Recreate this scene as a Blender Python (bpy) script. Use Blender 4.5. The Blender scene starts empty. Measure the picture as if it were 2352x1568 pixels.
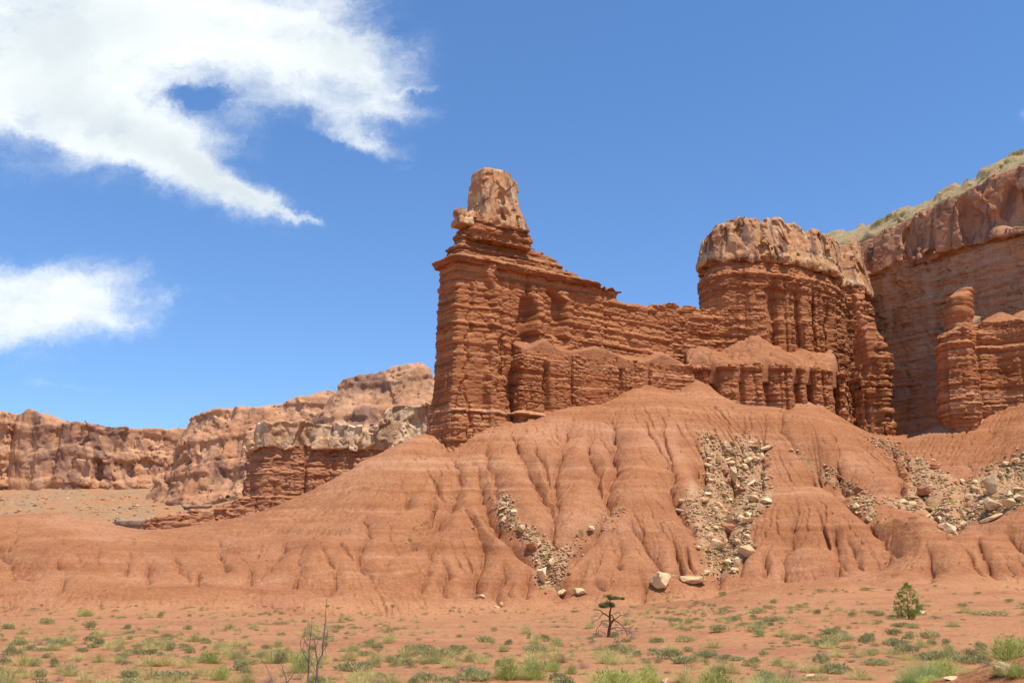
import bpy, math, random
import numpy as np
from mathutils import Vector, Euler

# ------------------------------------------------------------------ camera, light, exposure
SC = bpy.context.scene
COL = SC.collection
FOC, HORIZON = 2522.0, 1330.0                 # in units of a 2352 x 1568 frame
PITCH = math.atan((HORIZON - 784) / FOC)
cP, sP = math.cos(PITCH), math.sin(PITCH)
cam_d = bpy.data.cameras.new('camera')
cam_d.sensor_width = 36.0
cam_d.lens = 36.0 * FOC / 2352
cam_d.clip_start, cam_d.clip_end = 0.5, 20000
cam = bpy.data.objects.new('camera', cam_d)
cam.location = (0, 0, 0)
cam.rotation_euler = (math.pi / 2 + PITCH, 0, 0)
COL.objects.link(cam)
SC.camera = cam

SUN_EL, SUN_AZ = math.radians(67), (0.71, -0.704)      # horizontal direction towards the sun
sun_d = bpy.data.lights.new('sun', 'SUN')
sun_d.energy, sun_d.angle, sun_d.color = 5.0, math.radians(0.53), (1.0, 0.95, 0.86)
sun = bpy.data.objects.new('sun', sun_d)
COL.objects.link(sun)
sv = Vector((SUN_AZ[0] * math.cos(SUN_EL), SUN_AZ[1] * math.cos(SUN_EL), math.sin(SUN_EL)))
sun.rotation_euler = (-sv).to_track_quat('-Z', 'Y').to_euler()
SC.view_settings.view_transform = 'Standard'
SC.view_settings.look = 'None'
SC.view_settings.exposure = 0.08
SC.view_settings.gamma = 1.0
SC.cycles.diffuse_bounces = 2


class NT:
    """small helper to wire shader nodes"""
    def __init__(s, tree):
        s.t, s.n, s.l = tree, tree.nodes, tree.links
    def new(s, typ, **kw):
        n = s.n.new(typ)
        for k, v in kw.items():
            setattr(n, k, v)
        return n
    def put(s, sock, v):
        if isinstance(v, bpy.types.NodeSocket):
            s.l.new(v, sock)
        elif v is not None:
            sock.default_value = v
    def math(s, op, a, b=None, c=None, clamp=False):
        n = s.new('ShaderNodeMath', operation=op, use_clamp=clamp)
        s.put(n.inputs[0], a); s.put(n.inputs[1], b); s.put(n.inputs[2], c)
        return n.outputs[0]
    def vmath(s, op, a, b=None):
        n = s.new('ShaderNodeVectorMath', operation=op)
        s.put(n.inputs[0], a); s.put(n.inputs[1], b)
        return n.outputs['Value'] if op in ('DOT_PRODUCT', 'LENGTH') else n.outputs[0]
    def noise(s, vec, scale=1.0, detail=3.0, rough=0.5, lac=2.0, dist=0.0):
        n = s.new('ShaderNodeTexNoise')
        s.put(n.inputs['Vector'], vec)
        n.inputs['Scale'].default_value = scale; n.inputs['Detail'].default_value = detail
        n.inputs['Roughness'].default_value = rough; n.inputs['Lacunarity'].default_value = lac
        n.inputs['Distortion'].default_value = dist
        return n.outputs['Fac']
    def ramp(s, fac, stops, interp='LINEAR'):
        n = s.new('ShaderNodeValToRGB')
        n.color_ramp.interpolation = interp
        e = n.color_ramp.elements
        while len(e) < len(stops):
            e.new(0.5)
        for k, (p, c) in enumerate(stops):
            e[k].position = p
            e[k].color = (c, c, c, 1) if isinstance(c, (int, float)) else (*c, 1)
        s.put(n.inputs[0], fac)
        return n.outputs[0]
    def smooth(s, x, a, b):
        n = s.new('ShaderNodeMapRange', interpolation_type='SMOOTHSTEP')
        s.put(n.inputs[0], x); s.put(n.inputs[1], a); s.put(n.inputs[2], b)
        return n.outputs[0]
    def mix(s, fac, a, b, mode='MIX'):
        n = s.new('ShaderNodeMix', data_type='RGBA', blend_type=mode)
        s.put(n.inputs[0], fac)
        for k, v in ((6, a), (7, b)):
            s.put(n.inputs[k], v if isinstance(v, bpy.types.NodeSocket) or len(v) == 4 else (*v, 1))
        return n.outputs[2]
    def scale(s, vec, xyz):
        return s.vmath('MULTIPLY', vec, xyz)
    def xyz(s, vec):
        n = s.new('ShaderNodeSeparateXYZ'); s.put(n.inputs[0], vec)
        return n.outputs
    def join(s, x, y, z):
        n = s.new('ShaderNodeCombineXYZ')
        s.put(n.inputs[0], x); s.put(n.inputs[1], y); s.put(n.inputs[2], z)
        return n.outputs[0]


# ------------------------------------------------------------------ sky with clouds (by direction)
def ray(u, v):
    a, b = (u - 1176) / FOC, (784 - v) / FOC
    return np.array([a, cP - b * sP, sP + b * cP])


def at(u, v, Y):
    d = ray(u, v)
    return d * (Y / d[1])


def dirxz(u, v):
    d = ray(u, v)
    return d[0] / d[1], d[2] / d[1]


world = bpy.data.worlds.new('World')
SC.world = world
world.use_nodes = True
w = NT(world.node_tree)
w.n.clear()
wout = w.new('ShaderNodeOutputWorld')
bg = w.new('ShaderNodeBackground')
bg.inputs[1].default_value = 0.125
w.l.new(bg.outputs[0], wout.inputs[0])
sky = w.new('ShaderNodeTexSky', sky_type='NISHITA', sun_disc=False)
sky.sun_elevation = SUN_EL
sky.sun_rotation = math.atan2(SUN_AZ[0], SUN_AZ[1])
sky.altitude = 1900
sky.air_density, sky.dust_density, sky.ozone_density = 1.0, 0.25, 2.2
tc = w.new('ShaderNodeTexCoord').outputs['Generated']
X_, Y_, Z_ = w.xyz(tc)[0:3]
ysafe = w.math('MAXIMUM', Y_, 0.05)
front = w.smooth(Y_, 0.05, 0.3)
px, pz = w.math('DIVIDE', X_, ysafe), w.math('DIVIDE', Z_, ysafe)
flat = w.join(px, pz, 0.0)
# soft, wind-drawn edges: warp the direction before it is measured against the cloud bodies
warp = w.new('ShaderNodeTexNoise'); w.put(warp.inputs['Vector'], w.vmath('ADD', flat, (3.1, 1.7, 0.4)))
warp.inputs['Scale'].default_value = 5.0; warp.inputs['Detail'].default_value = 7; warp.inputs['Roughness'].default_value = 0.7
wv = w.vmath('SUBTRACT', warp.outputs['Color'], (0.5, 0.5, 0.5))
P2 = w.vmath('ADD', flat, w.scale(wv, (0.15, 0.10, 0.0)))


def blob(u, v, ru, rv, ang, amp):
    """one soft lobe: centre and radii in frame units, tilt in degrees (clockwise), strength"""
    x, z = dirxz(u, v)
    k = math.sqrt(ray(u, v) @ ray(u, v)) / FOC
    t = math.radians(ang)
    a, b = 1 / (ru * k), 1 / (rv * k)
    q = w.vmath('SUBTRACT', P2, (x, z, 0))
    d1 = w.vmath('DOT_PRODUCT', q, (math.cos(t) * a, -math.sin(t) * a, 0))
    d2 = w.vmath('DOT_PRODUCT', q, (math.sin(t) * b, math.cos(t) * b, 0))
    r2 = w.math('MULTIPLY_ADD', d1, d1, w.math('MULTIPLY', d2, d2))
    return w.math('MULTIPLY', w.math('POWER', math.e, w.math('MULTIPLY', r2, -1.0)), amp)


CLOUD = [(60, 70, 420, 200, 0, 1.2), (480, 70, 330, 120, 5, 1.0), (730, 110, 190, 110, 25, .85), (850, 170, 115, 80, 40, .62),
         (130, 270, 260, 100, 8, 1.1), (330, 330, 230, 80, 26, 1.0), (480, 415, 170, 52, 30, .95), (610, 462, 120, 26, 16, .8),
         (700, 488, 60, 9, 12, .55), (780, 255, 140, 38, 25, .6), (850, 310, 95, 24, 14, .7), (900, 235, 90, 26, -4, .5), (960, 190, 60, 10, -12, .4),
         (90, 650, 190, 68, 4, 1.1), (60, 752, 200, 62, -4, 1.1), (250, 690, 100, 55, 20, .6), (310, 640, 40, 26, 20, .4), (285, 745, 55, 24, 35, .4),
         (376, 685, 30, 14, -45, .38), (470, 676, 40, 7, 0, .2), (65, 888, 34, 16, -40, .3), (150, 895, 110, 10, 6, .28), (2350, 275, 26, 34, 60, .36),
         (940, 370, 30, 10, -10, .2), (-700, 200, 500, 260, 0, 1.1), (600, 232, 130, 45, 18, .30), (560, 300, 70, 55, 30, .16), (480, 235, 100, 30, -14, -0.62), (650, 305, 150, 28, 20, -0.2)]
acc = None
for bl in CLOUD:
    b_ = blob(*bl)
    acc = b_ if acc is None else w.math('ADD', acc, b_)
fib = w.noise(w.scale(P2, (1.0, 1.7, 1.0)), 8.0, 10.0, 0.66)
fine = w.noise(w.scale(flat, (1.0, 2.2, 1.0)), 26.0, 6.0, 0.6)
tex = w.math('MULTIPLY_ADD', w.math('SUBTRACT', fib, 0.5), 2.1, w.math('MULTIPLY', w.math('SUBTRACT', fine, 0.5), 0.32))
tex = w.math('MULTIPLY', tex, w.smooth(acc, 0.02, 0.35))
big = w.math('MULTIPLY', w.math('SUBTRACT', w.noise(w.scale(P2, (1.0, 1.5, 1.0)), 3.6, 5.0, 0.55), 0.5), 0.9)
acc2 = w.math('MULTIPLY', w.math('MINIMUM', acc, 1.4), w.math('ADD', 1.0, big))
dens = w.smooth(w.math('ADD', acc2, tex), 0.04, 1.5)
dens = w.math('MULTIPLY', w.math('POWER', dens, 1.15), front)
shade = w.noise(P2, 4.0, 5.0, 0.5)
ccol = w.ramp(w.math('MULTIPLY_ADD', shade, 1.1, w.math('MULTIPLY', acc, -0.20)), [(0.06, (5.8, 6.4, 6.7)), (0.36, (7.9, 8.3, 8.3))])
hsv = w.new('ShaderNodeHueSaturation')
hsv.inputs['Saturation'].default_value = 1.05
hsv.inputs['Value'].default_value = 1.0
w.l.new(sky.outputs[0], hsv.inputs['Color'])
tint = w.ramp(pz, [(0.0, (.94, 1.09, 1.28)), (0.7, (1.11, 1.43, 1.66))])
w.l.new(w.mix(dens, w.mix(1.0, hsv.outputs[0], tint, 'MULTIPLY'), ccol), bg.inputs[0])


# ------------------------------------------------------------------ numbers: noise, distances, surfaces
def _hash(ix, iy, iz, seed):
    h = (ix.astype(np.uint32) * np.uint32(374761393) + iy.astype(np.uint32) * np.uint32(668265263)
         + iz.astype(np.uint32) * np.uint32(2147483647 - 58) + np.uint32((seed * 974711 + 1013) & 0xffffffff))
    h = (h ^ (h >> np.uint32(13))) * np.uint32(1274126177)
    h = (h ^ (h >> np.uint32(16))) * np.uint32(2246822519)
    h ^= h >> np.uint32(15)
    return h.astype(np.float32) * np.float32(2.0 / 4294967295.0) - np.float32(1)


def vn(x, y, z=None, seed=0):
    """value noise, -1..1"""
    x = np.asarray(x, np.float32); y = np.asarray(y, np.float32)
    x0, y0 = np.floor(x), np.floor(y)
    fx, fy = x - x0, y - y0
    fx = fx * fx * (3 - 2 * fx); fy = fy * fy * (3 - 2 * fy)
    ix, iy = x0.astype(np.int64), y0.astype(np.int64)
    if z is None:
        zz = np.zeros(1, np.int64)
        a = _hash(ix, iy, zz, seed); b = _hash(ix + 1, iy, zz, seed)
        c = _hash(ix, iy + 1, zz, seed); d = _hash(ix + 1, iy + 1, zz, seed)
        a = a + (b - a) * fx
        return a + (c + (d - c) * fx - a) * fy
    z = np.asarray(z, np.float32)
    z0 = np.floor(z); fz = z - z0; fz = fz * fz * (3 - 2 * fz); iz = z0.astype(np.int64)
    out = []
    for k in (0, 1):
        a = _hash(ix, iy, iz + k, seed); b = _hash(ix + 1, iy, iz + k, seed)
        c = _hash(ix, iy + 1, iz + k, seed); d = _hash(ix + 1, iy + 1, iz + k, seed)
        a = a + (b - a) * fx
        out.append(a + (c + (d - c) * fx - a) * fy)
    return out[0] + (out[1] - out[0]) * fz


def fbm(x, y, z=None, seed=0, octs=4, gain=0.5):
    s, a, t = 0.0, 1.0, 0.0
    for o in range(octs):
        k = 2.03 ** o
        s = s + a * vn(x * k + 17.3 * o, y * k - 9.1 * o, None if z is None else z * k + 5.7 * o, seed + 31 * o)
        t += a; a *= gain
    return s / t


def sdpoly(x, y, poly):
    """signed distance to a polygon, negative inside"""
    p = np.asarray(poly, float)
    q = np.roll(p, 1, 0)
    d = np.full(np.broadcast(x, y).shape, 1e9); s = np.ones(d.shape)
    for (ax, ay), (bx, by) in zip(p, q):
        ex, ey, wx, wy = bx - ax, by - ay, x - ax, y - ay
        t = np.clip((wx * ex + wy * ey) / (ex * ex + ey * ey + 1e-12), 0, 1)
        d = np.minimum(d, (wx - ex * t) ** 2 + (wy - ey * t) ** 2)
        c1, c2, c3 = y >= ay, y < by, ex * wy > ey * wx
        s = np.where((c1 & c2 & c3) | (~c1 & ~c2 & ~c3), -s, s)
    return s * np.sqrt(d)


def smin(a, b, k):
    h = np.clip(0.5 + 0.5 * (b - a) / k, 0, 1)
    return b + (a - b) * h - k * h * (1 - h)


def smax(a, b, k):
    return -smin(-a, -b, k)


def sstep(x, a, b):
    t = np.clip((x - a) / (b - a), 0, 1)
    return t * t * (3 - 2 * t)


def beds(seed, z0, z1, tmin, tmax, amp, bulge):
    """weathered bedding: how far each bed stands out, as a function of height"""
    r = random.Random(seed)
    zt = np.arange(z0, z1, 0.03); out = np.zeros(len(zt)); z = z0; prev = 0
    while z < z1:
        th = tmin + (1.7 * tmax - tmin) * r.random() ** 2.8
        a = amp * (r.random() * 2 - 1) * (1.0 if r.random() < .75 else 1.6)
        a = .35 * prev + .65 * a; prev = a
        m = (zt >= z) & (zt < z + th)
        s = (zt[m] - z) / th
        out[m] = a + bulge * min(1.0, th) * (1 - np.abs(2 * s - 1) ** 3) - bulge * .5
        z += th
    k = np.hanning(7); k /= k.sum()
    return zt, np.convolve(out, k, 'same')


def beds2(seed, z0, z1, k=1.0, fine=1.0):
    """thick beds that carry thin ones"""
    zt, a = beds(seed, z0, z1, .9, 2.4, .36 * k, .12)
    _, b = beds(seed + 100, z0, z1, .24 * fine, .46 * fine, .13 * k, .34)
    n = min(len(a), len(b))
    return zt[:n], a[:n] + b[:n]


def surface_nets(F, org, stp):
    nx, ny, nz = F.shape
    S = F < 0
    sl = (slice(0, -1), slice(1, None))
    c = np.zeros((nx - 1, ny - 1, nz - 1), np.int8)
    for i in (0, 1):
        for j in (0, 1):
            for k in (0, 1):
                c += S[sl[i], sl[j], sl[k]]
    act = (c > 0) & (c < 8)
    idx = np.argwhere(act)
    vid = np.full(act.shape, -1, np.int64); vid[act] = np.arange(len(idx))
    cor = np.array([(i, j, k) for i in (0, 1) for j in (0, 1) for k in (0, 1)])
    val = np.stack([F[idx[:, 0] + a, idx[:, 1] + b, idx[:, 2] + d] for a, b, d in cor], 1)
    pos = np.zeros((len(idx), 3)); cnt = np.zeros(len(idx))
    for a in range(8):
        for b in range(a + 1, 8):
            if abs(cor[a] - cor[b]).sum() != 1:
                continue
            va, vb = val[:, a], val[:, b]
            m = (va < 0) != (vb < 0)
            t = np.where(m, va / np.where(m, va - vb, 1), 0)
            pos += m[:, None] * (cor[a] + t[:, None] * (cor[b] - cor[a])); cnt += m
    V = (idx + pos / cnt[:, None]) * stp + org
    Q = []
    for ax in range(3):
        s0 = [slice(None)] * 3; s1 = [slice(None)] * 3
        s0[ax] = slice(0, -1); s1[ax] = slice(1, None)
        e = np.argwhere(S[tuple(s0)] != S[tuple(s1)])
        b, d = (ax + 1) % 3, (ax + 2) % 3
        n_ = np.array(F.shape)
        e = e[(e[:, b] > 0) & (e[:, d] > 0) & (e[:, b] < n_[b] - 1) & (e[:, d] < n_[d] - 1)]
        ins = S[e[:, 0], e[:, 1], e[:, 2]]
        q = []
        for ob, od in ((-1, -1), (0, -1), (0, 0), (-1, 0)):
            f = e.copy(); f[:, b] += ob; f[:, d] += od
            q.append(vid[f[:, 0], f[:, 1], f[:, 2]])
        q = np.stack(q, 1)
        q[~ins] = q[~ins][:, ::-1]
        Q.append(q[(q >= 0).all(1)])
    return V, np.concatenate(Q)


def mesh_np(name, V, Fc, smooth=True):
    """numpy vertices and equal-sized faces to a mesh"""
    me = bpy.data.meshes.new(name)
    V = np.ascontiguousarray(V, np.float32); Fc = np.ascontiguousarray(Fc, np.int32)
    n, k = Fc.shape
    me.vertices.add(len(V)); me.vertices.foreach_set('co', V.ravel())
    me.loops.add(n * k); me.loops.foreach_set('vertex_index', Fc.ravel())
    me.polygons.add(n); me.polygons.foreach_set('loop_start', np.arange(0, n * k, k, dtype=np.int32))
    if smooth:
        me.polygons.foreach_set('use_smooth', np.ones(n, bool))
    me.update(calc_edges=True)
    me.validate()
    return me


def link(name, me, mat=None, parent=None, loc=None):
    o = bpy.data.objects.new(name, me)
    if me is not None and mat is not None and not me.materials:
        me.materials.append(mat)
    COL.objects.link(o)
    if parent is not None:
        o.parent = parent
    if loc is not None:
        o.location = loc
    return o


def tag(o, label=None, cat=None, group=None, kind=None):
    for k, v in (('label', label), ('category', cat), ('group', group), ('kind', kind)):
        if v:
            o[k] = v
    return o


def empty(name, loc, label, cat, group=None):
    o = bpy.data.objects.new(name, None)
    o.empty_display_size = 0.5
    COL.objects.link(o); o.location = loc
    return tag(o, label, cat, group)


def blocks(x, y, z, size, amp, groove, gw, tilt, seed):
    """broken rock: every joint-bounded block stands out differently, with open joints between"""
    px, py, pz = x / size[0], y / size[1], z / size[2]
    b = [np.floor(p - .5) for p in (px, py, pz)]
    f1 = np.full(len(x), 9.0, np.float32); f2 = f1.copy(); rv = np.zeros(len(x), np.float32)
    for i in (0, 1):
        for j in (0, 1):
            for k in (0, 1):
                c = [(q + o).astype(np.int64) for q, o in zip(b, (i, j, k))]
                h1, h2, h3, h4 = (_hash(c[0], c[1], c[2], seed + 7 * s_) for s_ in range(4))
                dx, dy, dz = px - c[0] - .5 - .4 * h1, py - c[1] - .5 - .4 * h2, pz - c[2] - .5 - .4 * h3
                d = np.sqrt(dx * dx + dy * dy + dz * dz)
                near = d < f1
                f2 = np.where(near, f1, np.minimum(f2, d))
                f1 = np.where(near, d, f1)
                rv = np.where(near, h4 + tilt * (dx * h2 + dy * h3 + dz * h1) * 2.5, rv)
    return amp * rv + groove * np.exp(-(f2 - f1) / gw)


def hollow(X, Y, Z, size, depth, seed, lo=.12, wid=.10):
    """faces where slabs have fallen away"""
    n = vn(X / size, Y / size, Z / size / 1.9, seed) + .45 * vn(X / size * 2.3 + Z / size, Y / size * 2.3, Z / size, seed + 1)
    return depth * sstep(n, lo, lo + wid)


def rock(bounds, vox, fun, frame=None, detail=0.12, dscale=1.6, seed=1, octs=3, br=()):
    """mesh the solid fun(x, y, z) < 0; frame = (origin xy, unit vector) of a turned local grid"""
    (x0, x1), (y0, y1), (z0, z1) = bounds
    sx, sz = vox if isinstance(vox, tuple) else (vox, vox)
    gx, gy, gz = np.arange(x0, x1, sx), np.arange(y0, y1, sx), np.arange(z0, z1, sz)
    T, W, Z = gx[:, None, None], gy[None, :, None], gz[None, None, :]
    if frame is None:
        Xw, Yw = T, W
    else:
        (ox, oy), (dx, dy) = frame
        Xw, Yw = ox + T * dx - W * dy, oy + T * dy + W * dx
    F = np.asarray(fun(T, W, Z, Xw, Yw), np.float32)
    F = np.ascontiguousarray(np.broadcast_to(F, (len(gx), len(gy), len(gz))))
    F = F.copy()
    band = np.argwhere(np.abs(F) < detail * 2.2 + sx * 1.5 + sum(b_[1] * 1.6 + b_[2] * .9 for b_ in br))
    if detail > 0 and len(band):
        bx, by, bz = gx[band[:, 0]], gy[band[:, 1]], gz[band[:, 2]]
        F[band[:, 0], band[:, 1], band[:, 2]] += detail * fbm(bx / dscale, by / dscale, bz / dscale, seed, octs, .55)
        for n_, (size, amp, groove, gw, tilt) in enumerate(br):
            wob = .35 * min(size) * vn(bx / 1.1, by / 1.1, bz / 1.1, seed + 3)
            F[band[:, 0], band[:, 1], band[:, 2]] += blocks(bx + wob, by + wob, bz + .5 * wob, size, amp, groove, gw, tilt, seed * 3 + n_ * 50)
    F[0] = F[-1] = 1; F[:, 0] = F[:, -1] = 1; F[:, :, -1] = 1; F[:, :, 0] = 1
    V, Q = surface_nets(F, np.array([x0, y0, z0]), np.array([sx, sx, sz]))
    if frame is not None:
        t, w_ = V[:, 0].copy(), V[:, 1].copy()
        V[:, 0], V[:, 1] = ox + t * dx - w_ * dy, oy + t * dy + w_ * dx
    return keep_main(V, Q)


def keep_main(V, Q):
    """drop crumbs that float free of the body"""
    lab = np.arange(len(V))
    while True:
        m = lab[Q].min(1)
        new = lab.copy()
        for c in range(4):
            np.minimum.at(new, Q[:, c], m)
        new = new[new]
        if (new == lab).all():
            break
        lab = new
    cnt = np.bincount(lab, minlength=len(V))
    Q = Q[cnt[lab[Q[:, 0]]] > max(400, .02 * len(V))]
    u, inv = np.unique(Q, return_inverse=True)
    return V[u], inv.reshape(Q.shape)


# ------------------------------------------------------------------ materials
def material(name, rough=0.9, spec=0.15):
    m = bpy.data.materials.new(name)
    m.use_nodes = True
    b = m.node_tree.nodes['Principled BSDF']
    b.inputs['Roughness'].default_value = rough
    b.inputs['Specular IOR Level'].default_value = spec
    return m, NT(m.node_tree), b


def wall_mat(name, dark, mid, light, pale=(), palec=(.55, .33, .2), bump=0.5, streak=0.0, fine_scale=1.0):
    """banded sandstone / siltstone: colour follows the beds"""
    m, n, b = material(name, 0.92, 0.1)
    pos = n.new('ShaderNodeNewGeometry').outputs['Position']
    wob = n.noise(pos, 0.06, 2)
    x, y, z = n.xyz(pos)[0:3]
    zz = n.math('ADD', z, n.math('MULTIPLY', wob, 1.6))
    v1 = n.join(n.math('MULTIPLY', x, .02), n.math('MULTIPLY', y, .02), n.math('MULTIPLY', zz, .85 * fine_scale))
    v2 = n.join(n.math('MULTIPLY', x, .09), n.math('MULTIPLY', y, .09), n.math('MULTIPLY', zz, 3.4 * fine_scale))
    a = n.noise(v1, 1.0, 3, .6); c = n.noise(v2, 1.0, 3, .6)
    f = n.math('ADD', n.math('MULTIPLY', a, .6), n.math('MULTIPLY', c, .4))
    col = n.ramp(f, [(.34, dark), (.47, mid), (.60, light)])
    for z0, wd, k in pale:
        g = n.math('DIVIDE', n.math('SUBTRACT', zz, z0 + .8), wd)
        g = n.math('POWER', math.e, n.math('MULTIPLY', n.math('MULTIPLY', g, g), -1.0))
        g = n.math('MULTIPLY', g, n.math('MULTIPLY', n.smooth(n.noise(pos, .35, 3), .3, .55), k))
        col = n.mix(g, col, palec)
    blot = n.noise(pos, .22, 5, .6)
    col = n.mix(n.math('MULTIPLY', n.smooth(blot, .5, .75), .5), col, tuple(v * .62 for v in mid))
    if streak:
        vs = n.join(n.math('MULTIPLY', x, .55), n.math('MULTIPLY', y, .55), n.math('MULTIPLY', z, .035))
        st = n.noise(vs, 1.0, 4, .6)
        col = n.mix(n.math('MULTIPLY', n.smooth(st, .52, .72), streak), col, (.45, .31, .23))
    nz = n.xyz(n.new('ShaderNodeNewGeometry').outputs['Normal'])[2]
    col = n.mix(n.math('MULTIPLY', n.smooth(nz, .25, .75), .38), col, (.52, .25, .11))          # paler orange tan on upward-facing ledge surfaces
    gr = n.noise(pos, 5.0, 4, .7)
    col = n.mix(.35, col, n.ramp(gr, [(.3, (.25, .25, .25)), (.7, (.75, .75, .75))]), 'OVERLAY')
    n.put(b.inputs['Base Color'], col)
    vb = n.join(n.math('MULTIPLY', x, .5), n.math('MULTIPLY', y, .5), n.math('MULTIPLY', zz, 4.5 * fine_scale))
    hb = n.math('ADD', n.math('MULTIPLY', n.noise(vb, 1.0, 4, .65), .6), n.math('MULTIPLY', n.noise(pos, 1.7, 6, .65), .55))
    bp = n.new('ShaderNodeBump'); bp.inputs['Strength'].default_value = bump; bp.inputs['Distance'].default_value = .35
    n.put(bp.inputs['Height'], hb); n.l.new(bp.outputs[0], b.inputs['Normal'])
    return m


def cap_mat(name, base, warm, varn, vamt=.55, pale=(.55, .45, .27), bump=.6, sc=1.0, skew=0.0):
    """massive cap sandstone with dark desert varnish and fresh pale breaks"""
    m, n, b = material(name, 0.85, 0.15)
    pos = n.new('ShaderNodeNewGeometry').outputs['Position']
    x, y, z = n.xyz(pos)[0:3]
    col = n.mix(n.smooth(n.noise(pos, .16 * sc, 4, .6), .4, .62), base, warm)
    col = n.mix(n.math('MULTIPLY', n.smooth(n.noise(n.vmath('ADD', pos, (40, 3, 9)), .33 * sc, 5, .6), .55, .66), .8), col, pale)
    vs = n.join(n.math('MULTIPLY_ADD', z, skew * .32 * sc, n.math('MULTIPLY', x, .32 * sc)), n.math('MULTIPLY', y, .32 * sc), n.math('MULTIPLY', z, .10 * sc))
    vv = n.noise(n.vmath('ADD', vs, (11, 5, 2)), 1.0, 5, .62, 2.0, .6)
    col = n.mix(n.math('MULTIPLY', n.smooth(vv, .50, .62), vamt), col, varn)
    gr = n.noise(pos, 4.0 * sc, 5, .7)
    col = n.mix(.4, col, n.ramp(gr, [(.3, (.25, .25, .25)), (.7, (.75, .75, .75))]), 'OVERLAY')
    n.put(b.inputs['Base Color'], col)
    hb = n.math('ADD', n.math('MULTIPLY', n.noise(pos, .8 * sc, 7, .62), 1.0), n.math('MULTIPLY', n.noise(vs, 3.0, 4, .6), .4))
    bp = n.new('ShaderNodeBump'); bp.inputs['Strength'].default_value = bump; bp.inputs['Distance'].default_value = .6 / sc
    n.put(bp.inputs['Height'], hb); n.l.new(bp.outputs[0], b.inputs['Normal'])
    return m


RED_D, RED_M, RED_L = (.195, .064, .024), (.35, .123, .045), (.475, .198, .084)
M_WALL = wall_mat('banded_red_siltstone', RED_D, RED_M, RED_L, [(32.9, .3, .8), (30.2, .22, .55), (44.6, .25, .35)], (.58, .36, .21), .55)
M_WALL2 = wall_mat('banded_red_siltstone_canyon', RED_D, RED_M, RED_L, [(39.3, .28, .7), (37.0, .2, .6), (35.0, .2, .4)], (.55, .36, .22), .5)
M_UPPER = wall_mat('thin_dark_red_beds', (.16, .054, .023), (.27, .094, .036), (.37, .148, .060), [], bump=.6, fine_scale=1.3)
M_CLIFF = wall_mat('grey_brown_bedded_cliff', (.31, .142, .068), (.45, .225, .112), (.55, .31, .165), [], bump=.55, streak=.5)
M_CAP = cap_mat('tan_cap_sandstone', (.52, .28, .13), (.47, .215, .095), (.13, .075, .06), .8, (.64, .45, .24), .4)
M_CAPD = cap_mat('brown_rim_sandstone', (.48, .225, .108), (.43, .18, .08), (.13, .07, .055), .65, (.46, .27, .15), .4, .6)
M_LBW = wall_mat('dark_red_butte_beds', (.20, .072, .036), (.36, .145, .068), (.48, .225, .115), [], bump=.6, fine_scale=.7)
M_LBC = cap_mat('cream_butte_cap', (.66, .45, .26), (.56, .31, .16), (.18, .09, .055), .5, (.80, .63, .40), .8, .7)
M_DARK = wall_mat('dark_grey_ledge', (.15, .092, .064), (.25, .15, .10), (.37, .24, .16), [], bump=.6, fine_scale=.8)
M_FAR = cap_mat('far_orange_sandstone', (.56, .29, .15), (.48, .22, .105), (.19, .095, .07), .75, (.60, .34, .185), .5, .15, .5)


# ------------------------------------------------------------------ terrain: valley floor, red clay hills, far slopes
def tps_fit(P, Z, lam=1e-3):
    n = len(P)
    r2 = ((P[:, None] - P[None]) ** 2).sum(-1)
    K = np.where(r2 > 0, r2 * np.log(r2 + 1e-12), 0) + lam * np.eye(n)
    A = np.zeros((n + 3, n + 3)); A[:n, :n] = K; A[:n, n] = 1; A[:n, n + 1:] = P
    A[n, :n] = 1; A[n + 1:, :n] = P.T
    return np.linalg.solve(A, np.concatenate([Z, np.zeros(3)]))


def tps_eval(co, P, Q):
    out = np.empty(len(Q))
    for i in range(0, len(Q), 20000):
        q = Q[i:i + 20000]
        r2 = ((q[:, None] - P[None]) ** 2).sum(-1)
        out[i:i + 20000] = (r2 * np.log(r2 + 1e-12)) @ co[:len(P)] + co[len(P)] + q @ co[len(P) + 1:]
    return out


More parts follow.
